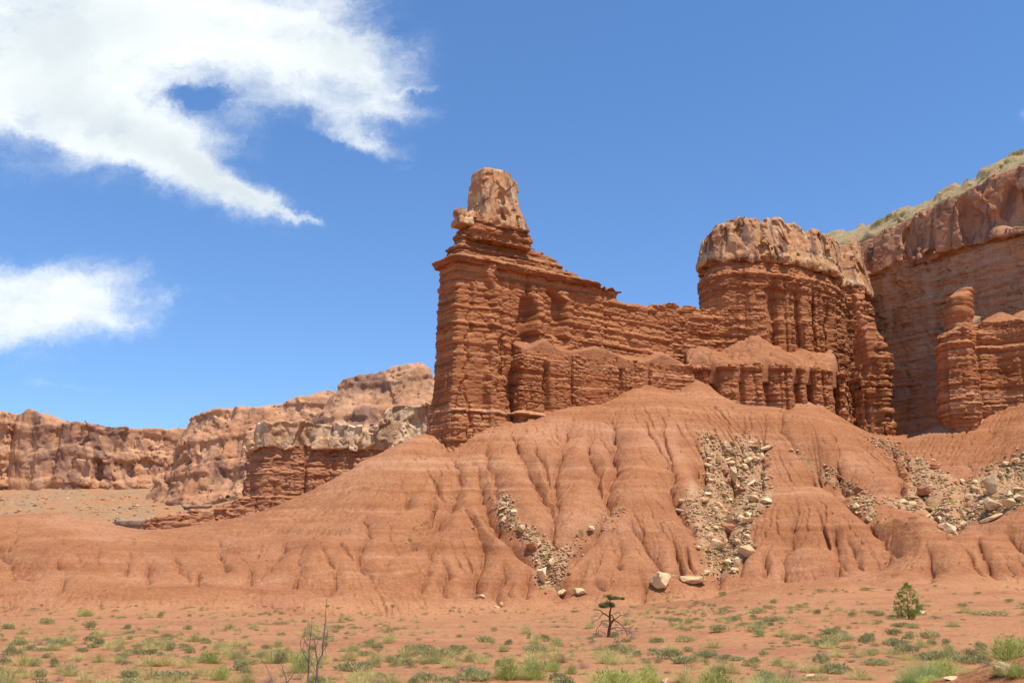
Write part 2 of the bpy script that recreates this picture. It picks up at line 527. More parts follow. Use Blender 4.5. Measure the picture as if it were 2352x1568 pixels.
# each row: where a slope starts on the flat (toe) and where it ends (foot of a wall, or a ridge), with distances
SLOPES = [(-420, 1402, 150, -420, 1185, 200, 0), (-150, 1398, 150, -150, 1188, 200, 0), (0, 1400, 150, 0, 1182, 200, 0), (150, 1395, 150, 140, 1179, 198, 0),
          (250, 1393, 150, 250, 1202, 198, 0), (340, 1392, 151, 340, 1216, 200, 0), (430, 1392, 151, 430, 1208, 202, 0), (520, 1392, 152, 510, 1193, 203, 0), (600, 1394, 153, 590, 1179, 204, 0),
          (670, 1396, 155, 660, 1154, 205, 0), (750, 1399, 156, 740, 1114, 207, 0), (830, 1402, 158, 820, 1069, 210, 0), (890, 1405, 159, 895, 1030, 212, 0), (940, 1406, 160, 945, 1013, 214, 1),
          (1000, 1405, 161, 1000, 1020, 216, 1), (1045, 1404, 162, 1047, 1034, 214, 1), (1075, 1402, 162, 1075, 1004, 216.5, 1), (1110, 1400, 163, 1108, 985, 218.5, 1), (1180, 1393, 164, 1180, 968, 221, 1),
          (1240, 1384, 166, 1238, 960, 221.5, 1), (1300, 1374, 168, 1295, 948, 225, 1), (1390, 1362, 170, 1390, 934, 230, 1), (1440, 1356, 171, 1440, 904, 233, 1), (1500, 1350, 172, 1505, 899, 237, 1),
          (1550, 1346, 173, 1560, 911, 239.5, 1), (1590, 1341, 174, 1592, 877, 246, 1), (1640, 1332, 175, 1640, 895, 247, 1), (1690, 1326, 175, 1690, 934, 247, 1), (1760, 1322, 175, 1755, 942, 248, 1),
          (1835, 1319, 175, 1838, 924, 249, 1), (1890, 1316, 174, 1890, 936, 250, 1), (1945, 1313, 173, 1945, 966, 253, 1),
          (2010, 1312, 172, 1995, 988, 258, 1), (2330, 1335, 162, 2352, 928, 234, 1), (2560, 1340, 160, 2560, 905, 222, 1)]
# other points that pin the surface (mid slopes, canyon floor, the mound that holds back the rubble on the right)
PINS = [(2050, 962, 268), (2045, 900, 288), (2080, 888, 300), (2000, 884, 306), (2110, 930, 270), (2110, 1000, 242), (2150, 976, 239), (2200, 993, 233), (2260, 974, 235),
        (2075, 1090, 212), (2140, 1160, 196), (2180, 1212, 187), (2240, 1205, 184), (2040, 1190, 184), (2100, 1185, 178), (2200, 1228, 173), (2280, 1218, 174), (2352, 1190, 176),
        (2200, 1318, 158), (2100, 1312, 165), (2280, 1120, 205), (2352, 1080, 210), (2290, 1030, 218), (2240, 1110, 205), (2040, 1060, 228), (1960, 1160, 207), (2030, 1255, 178),
        (1880, 1090, 224), (1700, 1160, 206)]
CP = []
for tu, tv, tY, ru, rv, rY, wall in SLOPES:
    a, b = at(tu, tv, tY), at(ru, rv, rY)
    CP += [a, b]
    for s in (.33, .67):
        q = a + (b - a) * s
        q[2] += (.10 if wall else .12) * (b[2] - a[2]) * 4 * s * (1 - s) * (1.1 - .7 * s)
        CP.append(q)
    if wall:
        CP.append(b + np.array([1.0, 7.0, 2.5]))
    else:
        CP += [b + np.array([0, 14.0, -1.0 - .10 * b[2]]), b + np.array([0, 34.0, -3.5 - .18 * b[2]])]
CP += [at(*p) for p in PINS]
for gx, k in ((-1.0, 0), (-.6, 0), (-.3, 0), (0, 0), (.25, .5), (.5, 1), (1.0, 1)):
    for gy, zl, zr in ((4, -2.0, -1.9), (12, -2.6, -2.5), (22, -3.2, -3.1), (36, -3.75, -3.6), (60, -4.05, -3.8), (90, -4.15, -3.4), (120, -4.2, -2.2), (140, -4.2, -1.2)):
        if gy == 140 and gx > .3:
            continue
        CP.append(np.array([gx * max(gy, 25) * .62, gy, zl + (zr - zl) * k]))
CP = np.array(CP)
KS = 60.0
BX, BY = np.arange(-175, 200.1, 1.5), np.arange(0, 330.1, 1.5)
_co = tps_fit(CP[:, :2] / KS, CP[:, 2], 2e-3)
_g = np.stack(np.meshgrid(BX, BY, indexing='ij'), -1).reshape(-1, 2)
BASE = tps_eval(_co, CP[:, :2] / KS, _g / KS).reshape(len(BX), len(BY))


def bil(gx, gy, A, x, y):
    i = np.clip((x - gx[0]) / (gx[1] - gx[0]), 0, len(gx) - 1.001); j = np.clip((y - gy[0]) / (gy[1] - gy[0]), 0, len(gy) - 1.001)
    i0, j0 = i.astype(int), j.astype(int); fi, fj = i - i0, j - j0
    return (A[i0, j0] * (1 - fi) + A[i0 + 1, j0] * fi) * (1 - fj) + (A[i0, j0 + 1] * (1 - fi) + A[i0 + 1, j0 + 1] * fi) * fj


def outer(x, y):
    z = -4.0 + 9 * sstep(y, 165, 235) + 47 * (np.clip(y - 260, 0, 640) / 450) ** 1.3
    far = sstep(y, 300, 420)
    z = z + far * (5.0 * fbm(x / 50, y / 50, None, 5, 4) + 2.0 * fbm(x / 11, y / 11, None, 8, 3))
    return z + far * 3 * np.exp(-((x + 330) / 130) ** 2) * sstep(y, 420, 620)


def base(x, y):
    x = np.asarray(x, float); y = np.asarray(y, float)
    e = np.minimum.reduce([x + 172, 197 - x, 327 - y])
    k = sstep(e, 0, 30) * sstep(330 - y, 30, 80)
    z = bil(BX, BY, BASE, x, y) * k + outer(x, y) * (1 - k)
    z = z + 1.9 * np.exp(-((x - 11) / 5.6) ** 2 - ((y - 19) / 7) ** 2)                # bank in front, right
    z = z + .8 * np.exp(-((x - 19) / 7) ** 2 - ((y - 76) / 5) ** 2)                   # low dark swell
    z = z + 2.2 * np.exp(-(((x - 37) / 10) ** 2) ** 1.5 - (((y - 143) / 7) ** 2) ** 1.3)        # low red mound
    return z


def hit(u, v, f=None, y0=8.0, y1=700.0):
    """where the line of sight through a frame point meets the ground (any point on a known surface)"""
    f = f or ground
    d = ray(u, v); d = d / d[1]
    ys = np.concatenate([np.arange(y0, 130, .4), np.arange(130, 270, .25), np.arange(270, y1, 1.5)])
    zz = f(d[0] * ys, ys)
    m = np.nonzero(zz >= d[2] * ys)[0]
    k = m[0] if len(m) else len(ys) - 1
    return np.array([d[0] * ys[k], ys[k], zz[k]])


def c4(*p): return [(918.75 + a * .3222, 918.75 + b * .3222) for a, b in p]
def c1(*p): return [(a * .4297, 808.5 + b * .4297) for a, b in p]
def c5(*p): return [(1516 + a * .3555, 918.75 + b * .3555) for a, b in p]
def c6(*p): return [(1506.8 + a * .2577, 973.9 + b * .2577) for a, b in p]


# gullies of the clay slopes: (points from top to bottom, depth, half width)
GULLY = [(c4((420, 400), (440, 560), (375, 690), (330, 740), (150, 930), (30, 1020), (-60, 1150)), 1.5, 2.2),
         (c4((190, 480), (260, 620), (370, 695)), 1.1, 1.5), (c4((370, 700), (520, 810), (560, 900), (560, 1050), (520, 1210), (540, 1290), (500, 1360)), 1.9, 2.4),
         (c4((540, 420), (560, 560), (630, 690), (700, 830), (880, 960), (1000, 1050), (1100, 1160), (1170, 1290), (1110, 1350)), 2.6, 2.8),
         (c4((640, 300), (620, 430), (690, 610), (700, 700), (720, 830)), 1.3, 1.5),
         (c4((810, 250), (900, 450), (980, 560), (1030, 690), (1090, 800), (1100, 950), (1130, 1060)), 1.8, 1.9),
         (c4((970, 300), (1050, 460), (1080, 600), (1095, 790)), 1.5, 1.6), (c4((1200, 170), (1150, 330), (1110, 480), (1090, 700)), 1.5, 2.0),
         (c4((1330, 270), (1380, 420), (1450, 570), (1510, 780)), 1.7, 2.0), (c4((1510, 140), (1525, 350), (1550, 410), (1480, 620), (1510, 780)), 1.9, 2.2),
         (c4((1740, 130), (1850, 280), (1930, 420), (1940, 560), (1985, 690), (2080, 880)), 1.9, 2.2), (c4((1870, 100), (1910, 290), (1930, 440)), 1.2, 1.4),
         (c4((2030, 170), (2110, 290), (2160, 450), (2190, 620)), 1.6, 1.8), (c4((1510, 780), (1400, 900), (1300, 985), (1190, 1090), (1160, 1200)), 2.0, 2.2),
         (c4((1640, 880), (1700, 960), (1800, 1060), (1840, 1170), (1830, 1260)), 1.3, 1.6), (c4((1540, 960), (1560, 1080), (1550, 1150), (1600, 1210)), .9, 1.2),
         (c4((240, 960), (215, 1090), (130, 1230), (60, 1310)), 1.3, 1.8), (c4((416, 1030), (490, 1140), (525, 1220)), 1.1, 1.3), (c4((760, 1230), (810, 1300), (800, 1380)), .8, 1.2),
         (c4((1400, 1230), (1470, 1330)), .7, 1.0),
         (c4((-60, 1150), (-110, 1260), (-100, 1350)), 1.2, 1.6), (c4((300, 1060), (330, 1180), (300, 1300), (330, 1400)), 1.2, 1.6), (c4((700, 1090), (740, 1220), (700, 1330), (720, 1420)), 1.3, 1.7), (c4((920, 1120), (900, 1250), (930, 1380)), 1.1, 1.5),
         (c4((1350, 1060), (1330, 1180), (1260, 1300)), 1.1, 1.6), (c4((1700, 1230), (1760, 1330), (1740, 1400)), 1.0, 1.4), (c4((1900, 880), (1960, 1000), (1990, 1120), (1950, 1230)), 1.3, 1.7), (c4((2010, 930), (2060, 1060), (2100, 1180)), 1.1, 1.4),
         (c1((1300, 1090), (1350, 1200), (1320, 1320)), 1.4, 1.9), (c1((1750, 1090), (1780, 1200), (1740, 1320)), 1.5, 1.9), (c1((760, 1100), (800, 1210), (780, 1310)), 1.4, 2.0), (c1((300, 1130), (320, 1230), (280, 1320)), 1.4, 2.0), (c1((2250, 1060), (2280, 1180), (2240, 1300)), 1.4, 1.8),
         (c5((600, 800), (580, 950), (520, 1100)), 1.2, 1.6), (c5((880, 700), (860, 850), (800, 1000), (820, 1130)), 1.3, 1.8), (c5((1120, 780), (1180, 950), (1150, 1110)), 1.2, 1.6), (c5((1500, 760), (1480, 900), (1400, 1080)), 1.4, 2.0), (c5((1700, 920), (1760, 1050), (1740, 1160)), 1.2, 1.8), (c5((2050, 850), (2080, 990), (2180, 1130)), 1.2, 1.7),
         (c1((2270, 640), (2180, 760), (2120, 850)), 1.0, 1.6), (c1((1960, 850), (1975, 960), (1930, 1080), (1930, 1180), (2030, 1290)), 1.9, 2.3),
         (c1((2130, 960), (2110, 1100), (2080, 1200), (2030, 1290)), 1.6, 2.0), (c1((1810, 960), (1850, 1080), (1925, 1170)), 1.0, 1.6), (c1((490, 980), (520, 1090), (500, 1200)), .9, 2.0),
         (c1((330, 960), (400, 1130), (420, 1230)), .9, 2.2), (c1((700, 960), (700, 1080), (650, 1230)), 1.1, 2.6), (c1((1530, 980), (1480, 1130), (1400, 1260)), 1.1, 2.4),
         (c1((1190, 1010), (1180, 1110), (1190, 1240)), .9, 2.2), (c1((1660, 1030), (1600, 1150), (1580, 1280)), 1.0, 2.2), (c1((-40, 960), (20, 1090), (90, 1190), (160, 1250)), 2.2, 3.2), (c1((940, 990), (930, 1120), (980, 1230)), .8, 2.2),
         (c1((100, 930), (60, 1050), (30, 1110)), 1.0, 1.8), (c1((1010, 1180), (1060, 1300)), .8, 1.6), (c1((560, 1180), (540, 1300)), .8, 1.6), (c1((2330, 700), (2300, 860), (2230, 960)), 1.1, 1.7),
         (c6((560, 90), (640, 300), (660, 520), (600, 760), (600, 950), (560, 1130), (560, 1330)), 2.6, 4.2), (c6((330, 120), (360, 330), (420, 520), (440, 640), (330, 720)), 1.4, 1.8),
         (c6((880, 60), (960, 230), (950, 420), (900, 640)), 1.3, 2.0),
         (c5((700, 150), (850, 320), (1000, 450), (1200, 600), (1350, 710), (1430, 820), (1530, 960)), 1.9, 2.6), (c5((1420, 250), (1500, 350), (1560, 450), (1560, 560), (1620, 640)), 1.6, 1.9),
         (c5((1550, 300), (1650, 480), (1780, 700), (1860, 860)), 1.4, 3.6), (c5((2000, 330), (1950, 500), (1960, 700), (1880, 850)), 1.3, 3.4), (c5((880, 0), (800, 180), (905, 320), (1000, 440)), 1.4, 1.6),
         (c5((1120, 190), (1180, 450), (1210, 580)), 1.3, 1.8), (c5((1200, 830), (1270, 980), (1350, 1070)), .9, 1.4), (c5((740, 900), (690, 1020), (690, 1110)), 1.2, 2.0), (c5((1000, 690), (1080, 860), (1250, 1100)), .7, 1.2),
         (c5((1950, 960), (2080, 1110)), .7, 1.2), (c5((2230, 810), (2352, 950)), 1.2, 2.0), (c5((2352, 90), (2160, 170), (2060, 260)), .8, 1.8), (c5((520, 130), (560, 210)), .8, 1.4)]
DX, DY = np.arange(-138, 156, .22), np.arange(126, 276, .22)
gxx, gyy = np.meshgrid(DX, DY, indexing='ij')
H0 = base(gxx, gyy)
wx = gxx + 1.1 * fbm(gxx / 9, gyy / 9, None, 41, 3) + .5 * vn(gxx / 2.2, gyy / 2.2, None, 43)
wy = gyy + 1.1 * fbm(gxx / 9, gyy / 9, None, 42, 3)
CUT = np.zeros_like(H0)
nzg = vn(gxx / 2.2, gyy / 2.2, None, 49)
for pts, dep, hw in GULLY:
    dep = dep * (.36 if pts[0][0] < 930 else 1.0)
    p3 = np.array([hit(u, v, base, 100) for u, v in pts])[:, :2]
    seg = np.linalg.norm(np.diff(p3, axis=0), axis=1); tot = seg.sum() + 1e-6; s0 = 0
    for k in range(len(p3) - 1):
        a, b = p3[k], p3[k + 1]
        R = hw * 5 + 2
        i0, i1 = np.searchsorted(DX, (min(a[0], b[0]) - R, max(a[0], b[0]) + R)); j0, j1 = np.searchsorted(DY, (min(a[1], b[1]) - R, max(a[1], b[1]) + R))
        if i1 <= i0 or j1 <= j0:
            continue
        x, y = wx[i0:i1, j0:j1], wy[i0:i1, j0:j1]
        e = b - a
        t = np.clip(((x - a[0]) * e[0] + (y - a[1]) * e[1]) / (e @ e + 1e-9), 0, 1)
        d = np.hypot(x - a[0] - t * e[0], y - a[1] - t * e[1])
        s = (s0 + t * seg[k]) / tot
        c = 1.45 * dep * (.2 + .8 * np.clip(s * 2.2, 0, 1)) * (1 - .4 * sstep(s, .85, 1.0)) * np.exp(-d / (hw * .9))
        c = c + .55 * np.exp(-d / .32) * sstep(s, .05, .25) * sstep(nzg[i0:i1, j0:j1], -.5, .2)
        CUT[i0:i1, j0:j1] = smax(CUT[i0:i1, j0:j1], c, .12)
        s0 += seg[k]
# low rounded mounds in front of the long left slope
for u, v, rx, ry, h in ((338, 1300, 10, 4.5, 1.7), (120, 1285, 9, 4.5, 1.5), (720, 1312, 7, 4, 1.6), (756, 1268, 6, 4, 1.5), (344, 1376, 11, 4, 1.3), (37, 1368, 9, 4, 1.4), (664, 1380, 9, 4, 1.3), (560, 1330, 6, 4, 1.1),
                        (500, 1262, 8, 4.5, 1.4), (210, 1338, 8, 4, 1.3), (900, 1318, 6, 4, 1.3), (880, 1376, 7, 4, 1.0), (1010, 1340, 6, 4, 1.2), (1480, 1318, 5, 3.5, 1.0), (1850, 1290, 7, 4, 1.2), (2200, 1268, 8, 4.5, 1.3)):
    p = hit(u, v, base, 100)
    H0 = H0 + h * np.exp(-np.abs((wx - p[0]) / rx) ** 2.4 - np.abs((wy - p[1]) / ry) ** 2.4)
gr = np.hypot(*np.gradient(H0, .22))
SL = sstep(gr, .10, .30)                                       # where there is a slope to erode
Hh = H0 - CUT * (.15 + .85 * SL) * 1.15
Hh += SL * (.45 * fbm(gxx / 7, gyy / 7, None, 51, 3) + .10 * fbm(gxx / 1.3, gyy / 1.3, None, 52, 3))
for z0, amp, sd in ((7.6, .30, 61), (4.4, .16, 62), (11.6, .2, 63), (16.2, .22, 64), (21.0, .2, 65), (1.2, .14, 66), (26.5, .2, 67)):
    q = Hh - z0 - .5 * fbm(gxx / 20, gyy / 20, None, sd, 2)
    m = sstep(vn(gxx / 6, gyy / 6, None, sd + 7), -.1, .4)
    Hh += SL * m * amp * np.exp(-(q / 1.2) ** 2) * np.tanh(q / .12)


def flow(H):
    """rain gathered by every cell when it runs to its lowest neighbour"""
    n, m = H.shape
    best = np.zeros_like(H); rec = np.arange(n * m).reshape(n, m)
    ids = rec.copy()
    for di in (-1, 0, 1):
        for dj in (-1, 0, 1):
            if di or dj:
                S = np.roll(np.roll(H, -di, 0), -dj, 1); I = np.roll(np.roll(ids, -di, 0), -dj, 1)
                g = (H - S) / math.hypot(di, dj)
                g[0] = g[-1] = 0; g[:, 0] = g[:, -1] = 0
                k = g > best
                best[k] = g[k]; rec[k] = I[k]
    order = np.argsort(-H, axis=None).tolist(); R = rec.ravel().tolist(); A = [1.0] * (n * m)
    for i in order:
        r = R[i]
        if r != i:
            A[r] += A[i]
    return np.array(A).reshape(n, m)


def blur(A, k=1):
    for _ in range(k):
        A = (np.roll(A, 1, 0) + 2 * A + np.roll(A, -1, 0)) / 4
        A = (np.roll(A, 1, 1) + 2 * A + np.roll(A, -1, 1)) / 4
    return A


RS = np.random.RandomState(7)
FLOW = None
for it in range(6):
    A = flow(Hh + .05 * RS.randn(*Hh.shape))
    L = np.clip(np.log(A * .0484 / 1.1), 0, 5.2)
    cut = .05 * L + .10 * np.clip(L - 1.2, 0, 3) * (.5 + .5 * nzg) + .055 * blur(np.clip(L - 1.6, 0, 4), 1) + .05 * blur(np.clip(L - 2.8, 0, 4), 3)
    Hh -= SL * cut
    FLOW = L if FLOW is None else np.maximum(FLOW, L)
    Hh = Hh + .035 * SL * (blur(Hh) - Hh)
Hh += SL * (.13 * fbm(gxx / .85, gyy / .85, None, 55, 2) + .10 * np.abs(vn(gxx / 2.0, gyy / 2.0, None, 57)))
edge = np.minimum.reduce([gxx - DX[0], DX[-1] - gxx, gyy - DY[0], DY[-1] - gyy])
DELTA = (Hh - base(gxx, gyy)) * sstep(edge, 0, 8)


def ground(x, y):
    x = np.asarray(x, float); y = np.asarray(y, float)
    ins = (x > DX[0]) & (x < DX[-1]) & (y > DY[0]) & (y < DY[-1])
    z = base(x, y) + np.where(ins, bil(DX, DY, DELTA, x, y), 0)
    near = 1 - sstep(y, 150, 200)
    return z + near * (.16 * fbm(x / 6, y / 6, None, 71, 3) + .05 * fbm(x / .9, y / .9, None, 72, 2))


def clay_material(name):
    m, n, b = material(name, 0.95, 0.08)
    geo = n.new('ShaderNodeNewGeometry')
    pos, nor = geo.outputs['Position'], geo.outputs['True Normal']
    x, y, z = n.xyz(pos)[0:3]
    nz = n.xyz(nor)[2]
    zz = n.math('ADD', z, n.math('MULTIPLY', n.noise(pos, .07, 3), 3.0))
    band = n.noise(n.join(n.math('MULTIPLY', x, .012), n.math('MULTIPLY', y, .012), n.math('MULTIPLY', zz, .55)), 1.0, 4, .65)
    clay = n.ramp(band, [(.30, (.31, .115, .045)), (.46, (.378, .152, .064)), (.60, (.43, .188, .083)), (.72, (.50, .25, .135))])
    clay = n.mix(n.math('MULTIPLY', n.smooth(n.noise(n.vmath('ADD', pos, (90, 4, 31)), .045, 4, .6), .48, .68), .5), clay, (.53, .26, .14))
    clay = n.mix(n.math('MULTIPLY', n.smooth(n.noise(n.vmath('ADD', pos, (9, 44, 3)), .06, 4, .6), .52, .70), .5), clay, (.31, .112, .052))
    # thin pale seams that follow the contour
    seam = n.noise(n.join(n.math('MULTIPLY', x, .02), n.math('MULTIPLY', y, .02), n.math('MULTIPLY', zz, 1.15)), 1.0, 2, .5)
    sm = n.math('MULTIPLY', n.smooth(seam, .60, .74), n.smooth(n.noise(pos, .11, 3), .47, .62))
    clay = n.mix(n.math('MULTIPLY', sm, .34), clay, (.58, .33, .20))
    blot = n.noise(pos, .28, 6, .62)
    clay = n.mix(n.math('MULTIPLY', n.smooth(blot, .5, .72), .5), clay, (.30, .098, .045))
    fk = n.noise(n.scale(pos, (1.0, 1.0, 1.6)), .95, 5, .8)
    clay = n.mix(n.math('MULTIPLY', n.smooth(fk, .54, .64), .5), clay, (.235, .085, .036))
    clay = n.mix(n.math('MULTIPLY', n.smooth(n.noise(n.vmath('ADD', pos, (5, 50, 7)), 1.3, 5, .8), .56, .66), .4), clay, (.55, .285, .15))
    sand = n.ramp(n.noise(pos, .19, 5, .6), [(.32, (.42, .182, .080)), (.55, (.485, .224, .104)), (.75, (.375, .148, .062))])
    dk = n.smooth(n.noise(n.scale(pos, (.05, .09, 0)), 1.0, 4, .6), .50, .64)
    sand = n.mix(n.math('MULTIPLY', dk, .6), sand, (.37, .145, .075))
    low = n.math('SUBTRACT', 1.0, n.smooth(n.math('SUBTRACT', z, n.math('MULTIPLY', n.smooth(x, 10, 60), 3.2)), -3.6, -2.4))
    col = n.mix(low, clay, sand)
    db = n.new('ShaderNodeAttribute', attribute_name='debris').outputs['Fac']
    db = n.smooth(n.math('ADD', db, n.math('MULTIPLY', n.math('SUBTRACT', n.noise(pos, .7, 5, .7), .5), 1.3)), .35, .75)
    col = n.mix(n.math('MULTIPLY', db, .8), col, n.ramp(n.noise(pos, 2.2, 5, .75), [(.32, (.30, .135, .065)), (.48, (.46, .25, .125)), (.62, (.57, .38, .20))]))
    # small stones, pale and dark
    vo = n.new('ShaderNodeTexVoronoi'); n.put(vo.inputs['Vector'], pos); vo.inputs['Scale'].default_value = 2.6
    st = n.math('MULTIPLY', n.math('LESS_THAN', vo.outputs['Distance'], .17), n.smooth(n.noise(pos, .5, 3), .46, .6))
    col = n.mix(n.math('MULTIPLY', st, .55), col, n.mix(n.xyz(vo.outputs['Color'])[0], (.25, .10, .06), (.66, .45, .30)))
    gr = n.noise(pos, 2.6, 6, .72)
    col = n.mix(.45, col, n.ramp(gr, [(.28, (.22, .22, .22)), (.72, (.78, .78, .78))]), 'OVERLAY')
    n.put(b.inputs['Base Color'], col)
    hb = n.math('ADD', n.math('MULTIPLY', n.noise(pos, 1.4, 7, .66), 1.0), n.math('MULTIPLY', n.noise(pos, 6.0, 4, .7), .35))
    bp = n.new('ShaderNodeBump'); bp.inputs['Strength'].default_value = .8; bp.inputs['Distance'].default_value = .35
    n.put(bp.inputs['Height'], hb); n.l.new(bp.outputs[0], b.inputs['Normal'])
    return m


def far_material():
    m, n, b = material('far_rubble_slope', 0.95, 0.05)
    geo = n.new('ShaderNodeNewGeometry')
    pos = geo.outputs['Position']
    x, y, z = n.xyz(pos)[0:3]
    col = n.ramp(n.noise(pos, .06, 8, .72), [(.34, (.46, .195, .085)), (.47, (.47, .235, .11)), (.60, (.39, .26, .145)), (.70, (.50, .245, .115))])
    col = n.mix(n.math('MULTIPLY', n.smooth(n.noise(pos, .3, 4, .7), .56, .66), .7), col, (.22, .11, .06))
    col = n.mix(n.math('MULTIPLY', n.smooth(n.noise(n.vmath('ADD', pos, (7, 77, 7)), .45, 4, .7), .60, .68), .8), col, (.55, .40, .26))
    col = n.mix(n.math('MULTIPLY', n.smooth(n.noise(n.vmath('ADD', pos, (3, 5, 60)), .16, 4, .7), .60, .70), .35), col, (.20, .19, .09))
    n.put(b.inputs['Base Color'], col)
    bp = n.new('ShaderNodeBump'); bp.inputs['Strength'].default_value = .9; bp.inputs['Distance'].default_value = 2.2
    n.put(bp.inputs['Height'], n.noise(pos, .3, 7, .68)); n.l.new(bp.outputs[0], b.inputs['Normal'])
    return m


M_CLAY, M_FARS = clay_material('red_clay'), far_material()
fine_az = np.radians(np.linspace(-30, 30, 1450))
side_az = np.radians(np.linspace(30, 330, 61))[1:-1]
AZ = np.concatenate([fine_az, side_az])
NA = len(AZ)
R1 = np.concatenate([6 * 1.007 ** np.arange(331)])
R1 = np.concatenate([R1[R1 < 60], np.arange(60, 130, .36), np.arange(130, 268.1, .24)])
R2 = [R1[-1]]
while R2[-1] < 9000:
    R2.append(R2[-1] * (1.006 if R2[-1] < 900 else 1.15))
R2 = np.array(R2)


def polar(rads):
    a, r = np.meshgrid(AZ, rads)
    x, y = np.sin(a) * r, np.cos(a) * r
    V = np.stack([x, y, ground(x, y)], -1).reshape(-1, 3)
    i, j = np.meshgrid(np.arange(len(rads) - 1), np.arange(NA), indexing='ij')
    j2 = (j + 1) % NA
    Q = np.stack([i * NA + j, i * NA + j2, (i + 1) * NA + j2, (i + 1) * NA + j], -1).reshape(-1, 4)[:, ::-1]
    return V, Q


def sub(V, Q):
    u, inv = np.unique(Q, return_inverse=True)
    return V[u], inv.reshape(Q.shape)


V, Q = polar(R1)
toe = np.array([at(a, b, c)[:2] for a, b, c, *_ in SLOPES]); toe = toe[np.argsort(toe[:, 0])]
fc = V[Q].mean(1)
hill = (fc[:, 1] > np.interp(fc[:, 0], toe[:, 0], toe[:, 1])) & (np.abs(fc[:, 0] - 10) < 160)
HILLS = link('clay_hills', mesh_np('clay_hills', *sub(V, Q[hill])), M_CLAY)
tag(HILLS, kind='structure')
Vg, Qg = sub(V, Q[~hill])
cen = len(Vg)
inner = np.nonzero(np.hypot(Vg[:, 0], Vg[:, 1]) < 6.001)[0]
inner = inner[np.argsort(np.arctan2(Vg[inner, 0], Vg[inner, 1]))]
Vg = np.vstack([Vg, [0, 0, float(ground(0.0, 4.0))]])
fan = np.stack([np.full(len(inner), cen), np.roll(inner, -1), inner, inner], 1)
me = bpy.data.meshes.new('ground')
me.from_pydata(Vg.tolist(), [], Qg.tolist() + fan[:, :3].tolist())
me.polygons.foreach_set('use_smooth', np.ones(len(me.polygons), bool))
tag(link('ground', me, M_CLAY), kind='structure')
tag(link('far_slopes', mesh_np('far_slopes', *polar(R2)), M_FARS), kind='structure')


# ------------------------------------------------------------------ cliffs, tower, buttes
def strata(Z, X, Y, profs, warp=.5, seed=3, lo=.45):
    """bedding offset at height Z, its strength changing along the wall"""
    zz = Z + warp * fbm(X / 14, Y / 14, None, seed, 2)
    k = sstep(vn(X / 9, Y / 9, None, seed + 1), -.35, .35)
    a = np.interp(zz, *profs[0]); c = np.interp(zz, *profs[1])
    m = lo + (1 - lo) * sstep(vn(X / 6, Y / 6, None, seed + 2), -.5, .4)
    return (a * k + c * (1 - k)) * m


def flutes(X, Y, size, amp, seed, warp=.6):
    """rounded upright ribs parted by sharp clefts; returns how far the wall is cut back"""
    x = X / size + warp * fbm(X / size / 2.2, Y / size / 2.2, None, seed + 5, 2); y = Y / size + warp * fbm(X / size / 2.2 + 9, Y / size / 2.2, None, seed + 6, 2)
    n = np.abs(fbm(x, y, None, seed, 2, .45)) * 2.2
    return amp * np.exp(-n * 2.1)


# --- the tower: a long narrow fin, seen on its left end and its long face
FC = at(1045, 1035, 215)
FD = np.array([.805, .593]); FD /= np.linalg.norm(FD)
FRAME = (tuple(FC[:2]), tuple(FD))
CREST_T = [-4, -2, -.5, 0, 1, 3, 6, 20, 22.2, 22.6, 25.2, 25.6, 28.5, 29.4, 29.8, 33.2, 33.6, 36.2, 38.8, 39.2, 45.2, 45.6, 48, 56, 57.4, 57.8, 60.5, 62, 70]
CREST_Z = [64.0, 65, 68, 69.8, 71, 72.6, 73.4, 73.2, 72.4, 71.2, 70.7, 70.0, 69.8, 69.3, 67.4, 66.7, 65.4, 65.3, 65.0, 64.3, 63.9, 61.9, 62.0, 62.6, 61.4, 58.4, 55.8, 55, 53]
pA = beds2(11, 8, 80), beds2(12, 8, 80)
pT = beds(13, 55, 80, .3, 1.0, .5, .5), beds(14, 55, 80, .3, 1.1, .5, .5)
Z_TOP = 64.3                                    # base of the thin dark beds


def fin_plan(T, W):
    """distance to the plan outline: rounded nose on the left, narrowing to the right"""
    th = 10.2 - .055 * np.clip(T, 0, 70)
    qx = np.abs(T - 31.5) - 31.5 + 1.8; qy = np.abs(W - th / 2) - th / 2 + 1.8
    return np.hypot(np.maximum(qx, 0), np.maximum(qy, 0)) + np.minimum(np.maximum(qx, qy), 0) - 1.8


def bump1(T, c, w_):
    return np.exp(-((T - c) / w_) ** 4)


